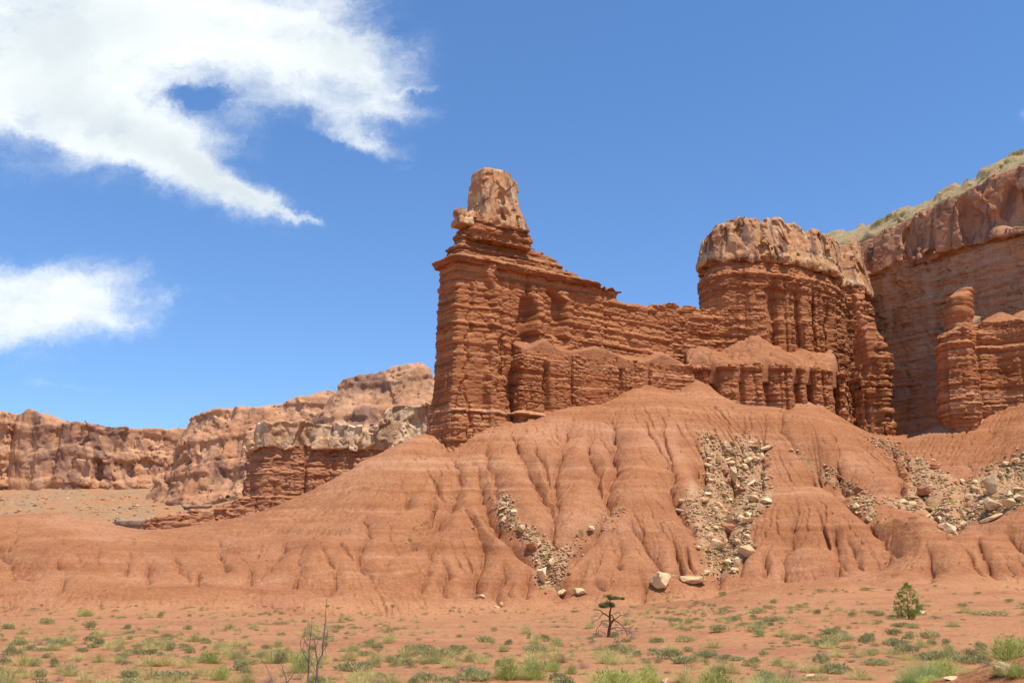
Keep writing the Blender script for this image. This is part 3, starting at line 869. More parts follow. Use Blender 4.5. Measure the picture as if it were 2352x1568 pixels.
def fin_lower(T, W, Z, X, Y):
    d = fin_plan(T, W)
    va = sstep(vn(X / 4.3, Y / 4.3, None, 28), -.45, .5)
    fl = flutes(X, Y, 5.5, 1.5, 21, .9) * (.25 + 1.0 * va) + .6 * flutes(X, Y, 1.9, .8, 22, .9) * (1.2 - va)
    fl = fl * (.25 + .45 * sstep(Z, 29, 40) * (1 - sstep(Z, 59, 64)) + .3 * sstep(vn(X / 5, Y / 5, None, 29) + (Z - 45) / 26, -.4, .5))
    fl = fl * (1 - .62 * sstep(T, 23, 27) * sstep(Z, 44, 48))
    T = T + 1.0 * vn(Z / 3.1, Z * 0 + 4, None, 26) + .5 * vn(Z / 1.1, Z * 0 + 8, None, 27)
    # the large alcove and the stout ribs beside it
    al = 4.6 * bump1(T, 17.2 + .05 * (Z - 46), 1.9 - .03 * (Z - 46)) * sstep(Z, 43, 46) * (1 - sstep(Z, 56, 59.5)) * (1 - sstep(W, 2, 6))
    al = al + 2.4 * bump1(T, 26.0, 1.3) * sstep(Z, 50, 52) * (1 - sstep(Z, 60, 62)) * (1 - sstep(W, 2, 6))
    rib = -1.6 * bump1(T, 20.4, 1.3) * sstep(Z, 44, 47) * (1 - sstep(Z, 57, 61)) - 1.2 * bump1(T, 9.4, 1.3) + 1.0 * bump1(T, 3.6, .5) * (1 - sstep(Z, 58, 62)) - 1.2 * bump1(T, 29, 1.2) * (1 - sstep(Z, 59, 62))
    rib = rib * (1 - sstep(W, 2, 6))
    rib = rib + 1.1 * bump1(T, 15.0, 1.1) * (1 - sstep(Z, 40, 44)) * (1 - sstep(W, 2, 6))
    fl = fl + (.55 * flutes(X, Y, 1.05, .7, 24, .7) + .35 * flutes(X, Y, 2.6, 1.0, 25, .5)) * (1 - sstep(Z, 44, 50))
    taper = .045 * (Z - 40) - .9 * sstep(Z, 40, 24)
    for zl, al_, wl in ((61.2, .35, .5), (57.6, .3, .35), (54.6, .45, .4), (51.0, .3, .3), (47.2, .5, .45), (44.8, .3, .3), (40.2, .12, .3), (32.9, .4, .35), (30.1, .2, .25), (27.0, .2, .4)):
        taper = taper - .8 * al_ * (np.exp(-((Z - zl) / wl) ** 2) - .8 * np.exp(-((Z - zl + 1.5 * wl) / (.8 * wl)) ** 2)) * (.5 + .5 * va)
    b = strata(Z, X, Y, pA, .5, 31)
    f = d + fl + al + rib + taper - b * (.38 + .27 * sstep(Z, 43, 50))
    top = np.minimum(np.interp(T, CREST_T, CREST_Z) + .25 * vn(T / 1.3, W / 1.3, None, 5), Z_TOP + .2)
    return smax(f, Z - top, .35)


def fin_upper(T, W, Z, X, Y):
    d = fin_plan(T, W)
    b = strata(Z, X, Y, pT, .4, 33, .7)
    h = Z - Z_TOP
    step = .62 * np.clip(h - .6, 0, 20) - .9 * np.exp(-((h - .4) / .5) ** 2) - .35 * np.exp(-((h - 3.4) / .35) ** 2) - .3 * np.exp(-((h - 5.9) / .4) ** 2)
    f = d + .55 + step - b * 1.15 + .5 * flutes(X, Y, 2.6, .7, 36)
    cr = np.interp(T, CREST_T, CREST_Z) + .3 * vn(T / 1.0, W / 1.0, None, 6)
    return smax(smax(f, Z - cr, .15), Z_TOP - .6 - Z, .1)


def blk(T, W, Z, c, h, r=.5, rot=0.0, lean=0.0, top=1.0):
    """a block, narrowing upwards to the given share"""
    z_ = (Z - c[2])
    x, y = T - c[0] - lean * z_, W - c[1]
    if rot:
        x, y = x * math.cos(rot) + y * math.sin(rot), -x * math.sin(rot) + y * math.cos(rot)
    s = 1 + (top - 1) * np.clip(z_ / h[2] * .5 + .5, 0, 1)
    qx, qy, qz = np.abs(x) - h[0] * s + r, np.abs(y) - h[1] * s + r, np.abs(z_) - h[2] + r
    return np.sqrt(np.maximum(qx, 0) ** 2 + np.maximum(qy, 0) ** 2 + np.maximum(qz, 0) ** 2) + np.minimum(np.maximum(np.maximum(qx, qy), qz), 0) - r


def facet(X, Y, Z, size, amp, seed):
    """broken joint faces: steps between large flat planes"""
    a = fbm(X / size, Y / size, Z / size, seed, 2)
    return amp * (np.round(a * 3.2) / 3.2 * .6 + .4 * a)


def fin_cap(T, W, Z, X, Y):
    X, Y, Z = np.broadcast_arrays(X, Y, Z)
    f = blk(T, W, Z, (12.1, 5.0, 79.8), (5.1, 4.2, 7.4), 1.4, 0, .0, .72)
    f = smax(f, (T - 16.4) * .80 + (Z - 84.6) * .6, .3) if False else f
    f = smin(f, blk(T, W, Z, (15.2, 4.2, 76.0), (3.8, 4.2, 3.4), .6, .1, -.12, .72), .3)
    f = np.minimum(f, blk(T, W, Z, (16.4, 3.4, 82.0), (1.2, 1.6, 3.2), .25, .2, 0, .9))
    f = smax(f, (Z - 86.9) + .045 * (T - 12.2) ** 2 + .03 * (W - 5) ** 2, .5)
    hol = np.sqrt(((T - 13.9) / 1.8) ** 2 + ((W - .4) / 1.3) ** 2 + ((Z - 80.6) / 2.0) ** 2) - 1
    f = smax(f, -hol * 1.1, .25)
    hol2 = np.sqrt(((T - 12.2) / 1.9) ** 2 + ((W - .2) / 1.2) ** 2 + ((Z - 75.6) / 1.9) ** 2) - 1
    f = smax(f, -hol2 * 1.1, .25)
    f = f + hollow(X, Y, Z, 2.6, .75, 611, .2) * sstep(T, 10.5, 11.3)
    return smax(f, 73.2 - Z, .3)


def fin_neck(T, W, Z, X, Y):
    b = strata(Z, X, Y, pT, .3, 35, .7)
    f = blk(T, W, Z, (12.7, 5.0, 72.2), (8.1, 4.0, 2.6), .5, 0, .12, .86)
    return f - b * 1.1 + .5 * flutes(X, Y, 1.8, .6, 37)


def fin_knob(T, W, Z, X, Y):
    f = np.sqrt(((T - 3.6) / 1.5) ** 2 + ((W - 4.6) / 1.6) ** 2 + ((Z - 75.3) / 1.45) ** 2) - 1
    f = smin(f * 1.4, (np.sqrt(((T - 6.3) / 1.2) ** 2 + ((W - 4.4) / 1.3) ** 2 + ((Z - 75.0) / (1.5)) ** 2) - 1) * 1.2, .3)
    f = smin(f, blk(T, W, Z, (5.0, 4.6, 73.5), (2.5, 2.0, .8), .3, 0, 0, .9), .2)
    return f + facet(T, W, Z, 1.4, .30, 66)


tower = empty('rock_tower', (float(FC[0] + 18), float(FC[1] + 16), 24.0), 'tall banded red rock fin that carries a single pale block of cap rock', 'rock tower')


def child(name, vq, mat, root, label=None):
    V, Q = vq
    o = link(name, mesh_np(name, V - np.array(root.location), Q), mat, root)
    if label:
        o['label'] = label
    return o


VX = .23
child('lower_wall', rock(((-4, 67), (-5, 13), (14, 66)), (.19, .125), fin_lower, FRAME, .09, .9, 71, 3, [((3.0, 3.0, 1.3), .16, .38, .07, .3), ((1.3, 1.3, .5), .05, .10, .09, .2)]), M_WALL, tower)
child('upper_beds', rock(((-4, 58), (-3, 13), (63.2, 75)), (VX, .15), fin_upper, FRAME, .17, .9, 72, 3, [((2.2, 2.2, .7), .22, .25, .08, .2)]), M_UPPER, tower)
child('cap_rock', rock(((3, 24), (-3, 12), (72.5, 89)), .16, fin_cap, FRAME, .05, .9, 73, 3, [((3.6, 3.6, 4.4), .22, .12, .04, .5)]), M_CAP, tower)
child('cap_base', rock(((1, 26), (-2, 12), (69, 76)), (.2, .15), fin_neck, FRAME, .2, .9, 74, 3, [((1.6, 1.6, .8), .3, .3, .08, .2)]), M_UPPER, tower)
child('small_cap_boulder', rock(((0, 10), (1, 9), (72, 79)), .16, fin_knob, FRAME, .10, .8, 75), M_CAP, tower)

# the lower step in front of the fin, with clay drifted on top of it
pB = beds2(15, 8, 60), beds2(16, 8, 60)
Z_B = 46.4


def fin_step(T, W, Z, X, Y):
    front = -3.4 - .8 * vn(T / 7, T * 0 + 3, None, 81) - .035 * np.clip(T - 30, 0, 40)
    d = np.maximum(np.maximum(front - W, W - 3.0), np.maximum(12.6 + .9 * (W < -1) - T, T - 63.2))
    d = smax(front - W, np.maximum(13.4 - T, T - 63.2), 1.2)
    d = np.maximum(d, W - 3)
    fl = flutes(X, Y, 4.0, 1.7, 83) + flutes(X, Y, 1.4, .5, 84)
    gap = 2.2 * bump1(T, 21.6, .9) * (1 - sstep(Z, 43.5, 45)) + 1.6 * bump1(T, 41.0, .8)
    f = d + fl * (.35 + .3 * sstep(Z, 30, 40)) + gap + .03 * (Z - 40) - strata(Z, X, Y, pB, .4, 85)
    f = f - .9 * np.exp(-((Z - 32.9) / .4) ** 2) * (T < 25)
    top = Z_B + .035 * (T - 14) + .3 * vn(T / 2, W / 2, None, 86)
    return smax(f, Z - top, .3)


child('lower_step', rock(((10, 66), (-8, 4), (14, 50)), (.19, .125), fin_step, FRAME, .09, .9, 76, 3, [((2.6, 2.6, 1.3), .16, .38, .07, .3), ((1.2, 1.2, .5), .08, .18, .09, .2)]), M_WALL, tower)


def fin_drift(T, W, Z, X, Y):
    e = np.clip(W + 3.6, 0, 6)
    z = Z_B + .035 * (T - 14) - .35 + .52 * e
    for t0, w0, zt, r in ((21.6, -.4, 50.0, .66), (36.2, -.2, 50.3, .42), (55.5, -.5, 51.4, .55)):
        z = smax(z, zt - r * np.hypot((T - t0) * .9, W - w0), .5)
    z = z + .25 * fbm(T / 3, W / 3, None, 87, 3)
    f = (Z - z) * .85
    return smax(smax(f, np.maximum(-3.5 - .8 * vn(T / 7, T * 0 + 3, None, 81) - .035 * np.clip(T - 30, 0, 40) + 1.3 - W, W - 2.5), .4), np.maximum(15 - T, T - 63), .4)


child('clay_drift', rock(((12, 66), (-6, 3), (45, 54)), .25, fin_drift, FRAME, .08, 1.0, 77), M_CLAY, tower)


# --- the butte to the right of the saddle
def xy(u, v, Y):
    return tuple(at(u, v, Y)[:2])


BUTTE = [xy(1606, 700, 282), xy(1600, 700, 272), xy(1622, 700, 265), xy(1665, 700, 261), xy(1720, 700, 260), xy(1775, 700, 261), xy(1830, 700, 264), xy(1880, 700, 268), xy(1925, 700, 274), xy(1943, 700, 281),
         xy(1950, 700, 288), xy(1985, 700, 289), xy(2010, 700, 297), xy(2012, 700, 316), xy(1700, 700, 318), xy(1628, 700, 300)]
SADDLE = [xy(1484, 750, 251), xy(1530, 750, 254), xy(1575, 750, 256), xy(1640, 750, 259), xy(1700, 700, 264), xy(1690, 700, 280), xy(1560, 700, 276), xy(1492, 700, 264)]
LOWER = [xy(1566, 860, 246.5), xy(1600, 860, 249), xy(1632, 860, 248), xy(1645, 860, 246), xy(1700, 860, 246), xy(1755, 860, 246), xy(1810, 860, 247), xy(1860, 860, 249), xy(1905, 860, 251), xy(1942, 860, 255), xy(1950, 860, 268),
         xy(1960, 860, 285), xy(1560, 800, 285), xy(1540, 800, 262)]
pC = beds2(17, 30, 100, 1.35, 1.2), beds2(18, 30, 100, 1.35, 1.3)
pD = beds2(19, 20, 60, 1.2), beds2(20, 20, 60, 1.2, 1.2)
butte = empty('butte', (62.0, 276.0, 36.0), 'broad red butte with a blocky tan cap right of the saddle', 'butte')


def butte_wall(T, W, Z, X, Y):
    d = sdpoly(X, Y, BUTTE)
    fl = flutes(X, Y, 4.6, 2.3, 91, .5) + flutes(X, Y, 1.6, .7, 92)
    for u, dp, wd in ((1777, 3.2, 1.0), (1838, 2.0, .7), (1882, 1.8, .6), (1918, 1.5, .5), (1806, 1.0, .35)):
        fl = fl + dp * np.exp(-np.abs((X + .3 * vn(Z / 2, Z * 0 + u, None, 3) - xy(u, 700, 263)[0]) / wd) ** 1.6)
    k = .18 + .75 * (1 - sstep(Z, 66, 74)) * sstep(X, 54, 64) + .25 * (1 - sstep(Z, 60, 70))
    up = .32 * np.clip(Z - 71.5, 0, 20) - .55 * sstep(Z, 71, 73)
    f = d + fl * k + .035 * (Z - 60) + up - strata(Z, X, Y, pC, .5, 93, .5) - .6 * np.exp(-((Z - 74.0) / .6) ** 2)
    s = sdpoly(X, Y, SADDLE) + fl * .22 + .03 * (Z - 58) - strata(Z, X, Y, pC, .5, 94, .5)
    s = smax(s, Z - 64.6 - .035 * (X - 41) + .7 * vn(X / 2.4, Y / 2.4, None, 95), .5)
    return smax(np.minimum(f, s), Z - 79.0, .2)


def butte_cap(T, W, Z, X, Y):
    d = sdpoly(X, Y, BUTTE)
    top = np.interp(X, [46.5, 48.0, 50.5, 52, 56, 58, 61, 63, 66, 69.5, 70.5, 73, 77, 79, 82, 86, 91, 95, 104], [80.5, 83.8, 85.3, 87.0, 88.0, 88.9, 89.1, 88.4, 89.0, 89.8, 88.3, 88.6, 88.2, 88.0, 87.6, 88.6, 89.6, 91.5, 93.5])
    top = top + 1.0 * vn(X / 2.6, Y / 2.6, None, 97) + .4 * np.round(vn(X / 4.5, Y / 4.5, None, 96) * 2) + .05 * np.clip(Y - 268, -4, 25)
    n1 = flutes(X, Y, 6.5, 3.0, 98, .5)
    f = d + .8 + n1 * .55 + .16 * (Z - 79) - .5 * np.exp(-((Z - 78.6) / 1.0) ** 2)
    f = f + hollow(X, Y, Z, 3.0, 1.2, 621, .15) - .4
    return smax(smax(f, Z - top, .2), 77.3 + .7 * vn(X / 2.6, Y / 2.6, None, 101) - Z, .25)


def butte_lower(T, W, Z, X, Y):
    d = sdpoly(X, Y, LOWER)
    fl = flutes(X, Y, 5.0, 1.6, 103, .5) + flutes(X, Y, 1.5, .8, 104)
    for u, dp, wd in ((1643, 3.0, .9), (1702, 2.4, .55), (1764, 3.4, .9), (1836, 3.0, .8), (1869, 3.2, .7), (1946, 3, .9), (1733, .8, .3), (1805, .9, .3), (1905, .9, .35)):
        fl = fl + dp * 1.7 * np.exp(-np.abs((X + .25 * vn(Z / 2, Z * 0 + u, None, 3) - xy(u, 880, 247)[0]) / wd) ** 1.6)
    f = d + fl * (.5 + .12 * sstep(Z, 40, 46)) + .04 * (Z - 42) - strata(Z, X, Y, pD, .4, 105, .5) - .7 * np.exp(-((Z - 47.6) / .7) ** 2)
    top = 48.6 + .5 * vn(X / 3, Y / 3, None, 106) - 1.2 * sstep(X, 75, 86) + .4 * np.clip(-d - 2, 0, 3)
    return smax(f, Z - top, .4)


def butte_drift(T, W, Z, X, Y):
    d = sdpoly(X, Y, LOWER)
    z = 47.9 - 1.0 * sstep(X, 75, 86) + .55 * np.clip(-d - 1.2, 0, 15)
    for u, v, Yc, r in ((1725, 757, 264, .66), (1600, 785, 260, .5), (1905, 800, 270, .5), (1840, 792, 268, .5)):
        a = at(u, v, Yc)
        z = smax(z, a[2] - r * np.hypot(X - a[0], Y - a[1]), .8)
    z = z + .35 * fbm(X / 3.2, Y / 3.2, None, 107, 3) - .9 * flutes(X, Y, 4.5, 1.2, 108) - .7 * flutes(X, Y, 2.0, .8, 109, .6)
    return smax((Z - z) * .85, d + 2.3, 2.4)


child('banded_wall', rock(((32, 106), (249, 318), (44, 80)), (.24, .15), butte_wall, None, .10, 1.0, 78, 3, [((2.4, 2.4, 1.1), .24, .42, .08, .3), ((1.2, 1.2, .5), .1, .2, .1, .2)]), M_WALL, butte)
child('cap_rock', rock(((42, 106), (255, 318), (75.5, 96)), .24, butte_cap, None, .07, 1.2, 79, 3, [((3.8, 3.8, 5.5), .40, .25, .04, .5)]), M_CAP, butte)
child('lower_tier', rock(((34, 92), (241, 287), (24, 53)), (.23, .15), butte_lower, None, .10, 1.0, 80, 3, [((2.6, 2.6, 1.2), .22, .42, .08, .3), ((1.2, 1.2, .5), .1, .2, .1, .2)]), M_WALL2, butte)
child('clay_drift', rock(((34, 92), (243, 285), (44, 62)), .27, butte_drift, None, .12, 1.0, 81), M_CLAY, butte)

# --- the free-standing pillar at the canyon mouth
pE = beds(23, 25, 90, .5, 2.2, .5, .5), beds(24, 25, 90, .5, 2.2, .5, .5)


def prof(u0, pts, Y):
    """a stack measured as (frame height, left, right): centre x, half width by height"""
    zs, xs, hs = [], [], []
    for v, l, r in pts:
        a, b = at(l, v, Y), at(r, v, Y)
        zs.append(a[2]); xs.append((a[0] + b[0]) / 2); hs.append((b[0] - a[0]) / 2)
    o = np.argsort(zs)
    return np.array(zs)[o], np.array(xs)[o], np.array(hs)[o]


HOOD = prof(0, [(1010, 1968, 2056), (960, 1966, 2052), (900, 1960, 2046), (868, 1958, 2046), (848, 1965, 2052), (830, 1972, 2050), (812, 1974, 2040), (792, 1968, 2036), (775, 1970, 2026), (760, 1976, 2014), (748, 1960, 2012), (736, 1956, 2006), (728, 1962, 1996),
                (722, 1967, 1984), (708, 1968, 1987), (695, 1967, 1985), (680, 1966, 1987), (665, 1962, 1988), (657, 1963, 1986)], 262)


def hoodoo(T, W, Z, X, Y):
    cx, h = np.interp(Z, HOOD[0], HOOD[1]), np.interp(Z, HOOD[0], HOOD[2])
    dp = np.interp(Z, [30, 56, 62, 72], [5.0, 4.2, 2.0, 1.2])
    q = (np.abs((X - cx) / h) ** 3 + np.abs((Y - 263.5) / dp) ** 3) ** (1 / 3)
    f = (q - 1) * np.minimum(h, dp)
    k = sstep(h, 1.2, 3)
    f = f + (flutes(X, Y, 2.6, 1.5, 111) + facet(X, Y, Z * .6, 3.4, 1.0, 112)) * k - strata(Z, X, Y, pE, .4, 113, .7) * (.35 + .65 * k)
    return smax(f, Z - HOOD[0][-1], .2)


V, Q = rock(((76, 98), (256, 271), (26, 73)), (.22, .18), hoodoo, None, .16, 1.1, 82, 3, [((2.6, 2.6, 1.6), .34, .4, .06, .5)])
o = empty('rock_pillar', (87.0, 263.0, 33.0), 'stacked red rock pillar with a thin knobbly spire at the canyon mouth', 'rock pillar')
m_ = V[:, 2][Q].mean(1) > 61.2
child('pillar', sub(V, Q[~m_]), M_WALL2, o)
child('spire', sub(V, Q[m_]), M_WALL2, o)

# --- the buttress on the right edge, with a leaning stack and a clay cap
BUTT = [xy(2150, 880, 240), xy(2155, 880, 236), xy(2178, 880, 232.5), xy(2236, 880, 231), xy(2254, 880, 232), xy(2257, 880, 237.5), xy(2300, 880, 237.5), xy(2352, 880, 234.8), xy(2420, 880, 230), xy(2520, 880, 225), xy(2560, 880, 262), xy(2200, 880, 262), xy(2146, 880, 250)]
pF = beds2(25, 20, 75), beds2(26, 20, 75, 1, 1.2)
BSTK = prof(0, [(800, 2180, 2250), (762, 2182, 2238), (740, 2183, 2236), (722, 2180, 2238), (706, 2178, 2240), (694, 2182, 2239), (682, 2183, 2241), (672, 2192, 2241), (663, 2204, 2241), (656, 2226, 2240)], 242)


def butt_wall(T, W, Z, X, Y):
    d = sdpoly(X, Y, BUTT)
    fl = flutes(X, Y, 3.4, 1.3, 121, .5) + flutes(X, Y, 1.3, .5, 122)
    f = d + fl * .5 + .07 * (Z - 40) + 1.6 * sstep(Z, 36, 30) - strata(Z, X, Y, pF, .4, 123, .6) + .7 * np.exp(-((Z - 51.2) / .5) ** 2) - .5 * np.exp(-((Z - 50.0) / .5) ** 2)
    top = np.interp(X, [90, 95, 98, 101, 103, 106, 112, 118], [50.5, 52.6, 54.2, 53.6, 55.2, 56.6, 56.0, 54.5]) + .3 * vn(X / 2, Y / 2, None, 124)
    return smax(f, Z - top - .05 * (Y - 236), .6)


def butt_stack(T, W, Z, X, Y):
    cx, h = np.interp(Z, BSTK[0], BSTK[1]), np.interp(Z, BSTK[0], BSTK[2])
    q = np.sqrt(((X - cx) / h) ** 2 + ((Y - 243.5) / (h * 1.15)) ** 2)
    return smax((q - 1) * h - strata(Z, X, Y, pE, .4, 127, .8) * .8, Z - BSTK[0][-1], .2) + facet(X, Y, Z, 2.2, .4, 128)


def butt_drift(T, W, Z, X, Y):
    z = np.full(np.broadcast(X, Y).shape, 52.0)
    for u, v, Yc, r in ((2296, 714, 244, .62), (2352, 712, 248, .5), (2215, 752, 238, .62), (2400, 700, 246, .5)):
        a = at(u, v, Yc)
        z = smax(z, a[2] - r * np.sqrt((X - a[0]) ** 2 + (Y - a[1]) ** 2 + .6), .6)
    z = z + .3 * fbm(X / 2.5, Y / 2.5, None, 129, 3) + .4 * flutes(X, Y, 2.5, 1.0, 130)
    return smax(smax((Z - z) * .85, sdpoly(X, Y, BUTT) + 2.0, .6), 50 - Z, .2)


o = empty('rock_buttress', (103.0, 240.0, 30.0), 'red rock buttress with a leaning stack on top at the right edge', 'rock buttress')
child('banded_wall', rock(((86, 132), (220, 262), (22, 60)), (.2, .15), butt_wall, None, .10, 1.0, 83, 3, [((3, 3, 1.0), .12, .3, .07, .2), ((1.2, 1.2, .5), .07, .15, .1, .2)]), M_WALL2, o)
child('leaning_stack', rock(((94, 108), (237, 250), (50, 68)), .2, butt_stack, None, .16, 1.0, 84), M_WALL2, o)
child('clay_drift', rock(((88, 130), (222, 262), (49, 64)), .3, butt_drift, None, .1, 1.2, 85), M_CLAY, o)

# --- the tall cliff behind the canyon
CLIFF = [(70, 318), (86, 312), (97, 309), (103, 303), (110, 292), (117, 280), (124, 268), (133, 254), (146, 236), (165, 215), (215, 215), (215, 360), (70, 360)]
pG = beds2(27, 30, 125, 1.1, 1.6), beds2(28, 30, 125, 1.1, 1.8)
RIMX, RIMZ = [70, 86, 96, 101, 108, 116, 124, 131, 140, 165], [92, 93.5, 95.5, 97.2, 98.6, 100.4, 101.8, 103.6, 105, 107]


def cliff_wall(T, W, Z, X, Y):
    d = sdpoly(X, Y, CLIFF)
    dip = .12 * (X - 100) * 0
    fl = flutes(X, Y, 6.5, 1.3, 131, .6) + flutes(X, Y, 2.2, .5, 132)
    f = d + fl * .6 + .07 * (Z - 75) - strata(Z - dip, X, Y, pG, .8, 133, .5) + facet(X, Y, Z * .7, 7, .8, 134) + hollow(X, Y, Z, 5.5, .9, 135, .2) + .5 * np.exp(-((Z - 84.6) / .5) ** 2)
    return smax(f, Z - 87, .2)


def cliff_rim(T, W, Z, X, Y):
    d = sdpoly(X, Y, CLIFF)
    top = np.interp(X + .5 * (Y - 300) * 0, RIMX, RIMZ) + .7 * vn(X / 3, Y / 3, None, 136)
    f = d - .3 + flutes(X, Y, 9.5, 2.4, 137, .4) * .7 + .18 * (Z - 90)
    f = f + hollow(X, Y, Z, 6.0, 2.2, 631, .05, .06) - .5
    return smax(smax(f, Z - top, .7), 84.8 + .8 * vn(X / 4, Y / 4, None, 139) - Z, .3)


def cliff_slope(T, W, Z, X, Y):
    d = sdpoly(X, Y, CLIFF)
    z = np.interp(X, RIMX, RIMZ) - 1.2 + .62 * np.clip(-d - 3.0, 0, 30) - .010 * np.clip(-d - 6, 0, 40) ** 2 + .9 * fbm(X / 5, Y / 5, None, 141, 4) + 1.8 * sstep(fbm(X / 5, Y / 5, None, 142, 2), .25, .4)
    return smax((Z - z) * .8, d + 5.5, .6)


def rim_mat():
    m, n, b = material('sparse_rim_scrub_soil', .95, .05)
    pos = n.new('ShaderNodeNewGeometry').outputs['Position']
    col = n.ramp(n.noise(pos, .45, 6, .7), [(.34, (.40, .21, .105)), (.46, (.40, .27, .145)), (.57, (.33, .265, .13)), (.68, (.20, .185, .08)), (.78, (.38, .20, .10))])
    col = n.mix(n.math('MULTIPLY', n.smooth(n.noise(pos, 1.3, 3, .7), .58, .66), .8), col, (.07, .085, .03))
    n.put(b.inputs['Base Color'], col)
    bp = n.new('ShaderNodeBump'); bp.inputs['Strength'].default_value = .8; bp.inputs['Distance'].default_value = .4
    n.put(bp.inputs['Height'], n.noise(pos, 1.2, 6, .68)); n.l.new(bp.outputs[0], b.inputs['Normal'])
    return m


o = empty('canyon_cliff', (120.0, 285.0, 45.0), 'tall grey brown cliff behind the canyon, its rim rising to the right edge', 'cliff')
child('bedded_wall', rock(((72, 160), (215, 322), (34, 88)), (.36, .22), cliff_wall, None, .15, 1.3, 86, 3, [((5, 5, 1.6), .32, .5, .07, .2), ((1.9, 1.9, .8), .2, .3, .1, .2)]), M_CLIFF, o)
child('rim_rock', rock(((72, 168), (215, 326), (83, 109)), (.36, .3), cliff_rim, None, .09, 1.6, 87, 3, [((6, 6, 10), .45, .3, .04, .5)]), M_CAPD, o)
child('scrub_slope', rock(((72, 214), (216, 358), (88, 126)), .8, cliff_slope, None, .5, 2.0, 88), rim_mat(), o)

# --- the cream capped butte in the middle distance, left
LB = [xy(560, 1100, 306), xy(566, 1100, 300), xy(600, 1100, 297), xy(680, 1100, 298), xy(780, 1100, 300), xy(870, 1100, 302), xy(940, 1100, 303), xy(1060, 1100, 300), xy(1060, 1100, 330), xy(560, 1100, 335)]
LFOOT = [xy(326, 1190, 284), xy(345, 1190, 280), xy(430, 1190, 283), xy(500, 1190, 288), xy(560, 1190, 291), xy(680, 1190, 292), xy(800, 1190, 296), xy(800, 1190, 325), xy(420, 1190, 320), xy(330, 1190, 300)]
pH = beds2(29, 8, 60, 1.7, 1.8), beds2(30, 8, 60, 1.7, 2.0)
ltop = lambda v: at(700, v, 300)[2]
_lf = [at(u, v, 286) for u, v in ((326, 1200), (345, 1193), (400, 1188), (430, 1180), (470, 1172), (515, 1158), (535, 1140), (800, 1130))]
LFX, LFZ = [p[0] for p in _lf], [p[2] for p in _lf]


def lb_wall(T, W, Z, X, Y):
    d = sdpoly(X, Y, LB)
    fl = flutes(X, Y, 4.5, 2.6, 151, .5) + flutes(X, Y, 1.7, .8, 152)
    f = d + fl * (.3 + .45 * (1 - sstep(Z, 26, 31))) + .10 * (Z - 27) - strata(Z, X, Y, pH, .5, 153, .6)
    f = f + .5 * sstep(Z, 28, 30)
    sf = sdpoly(X, Y, LFOOT)
    foot = smax(sf + .2 * (Z - 14) + fl * .4, Z - np.interp(X, LFX, LFZ) - .2 * np.clip(-sf, 0, 8), .6) - strata(Z, X, Y, pH, .5, 154, .6)
    return smax(smin(f, foot, .5), Z - ltop(1022), .3)


def lb_cap(T, W, Z, X, Y):
    d = sdpoly(X, Y, LB)
    top = np.interp(X, [xy(u, 1000, 300)[0] for u in (560, 583, 592, 640, 720, 800, 860, 870, 885, 900, 940, 980)], [ltop(v) for v in (1010, 985, 973, 972, 970, 974, 982, 965, 938, 928, 926, 924)])
    top = top + .6 * vn(X / 2, Y / 2, None, 156)
    f = d + .2 + flutes(X, Y, 6.5, 2.6, 157, .5) * .6 + .12 * (Z - 38) - .8 * np.exp(-((Z - top) / .8) ** 2)
    f = f + hollow(X, Y, Z, 3.6, 1.2, 641) - .4
    return smax(smax(f, Z - top, .4), ltop(1030) + .7 * vn(X / 3, Y / 3, None, 159) - Z, .3)


o = empty('left_butte', (-60.0, 300.0, 14.0), 'low butte with a cream crumbling cap left of the tower, in the middle distance', 'butte')
o.name = 'low_butte'
child('banded_wall', rock(((-106, -14), (274, 334), (6, 39)), (.32, .2), lb_wall, None, .2, 1.4, 89, 3, [((2.6, 2.6, 1.1), .3, .5, .09, .3)]), M_LBW, o)
child('cap_rock', rock(((-80, -14), (290, 334), (33, 52)), .3, lb_cap, None, .10, 1.4, 90, 3, [((4.2, 4.2, 4.5), .45, .35, .05, .5)]), M_LBC, o)


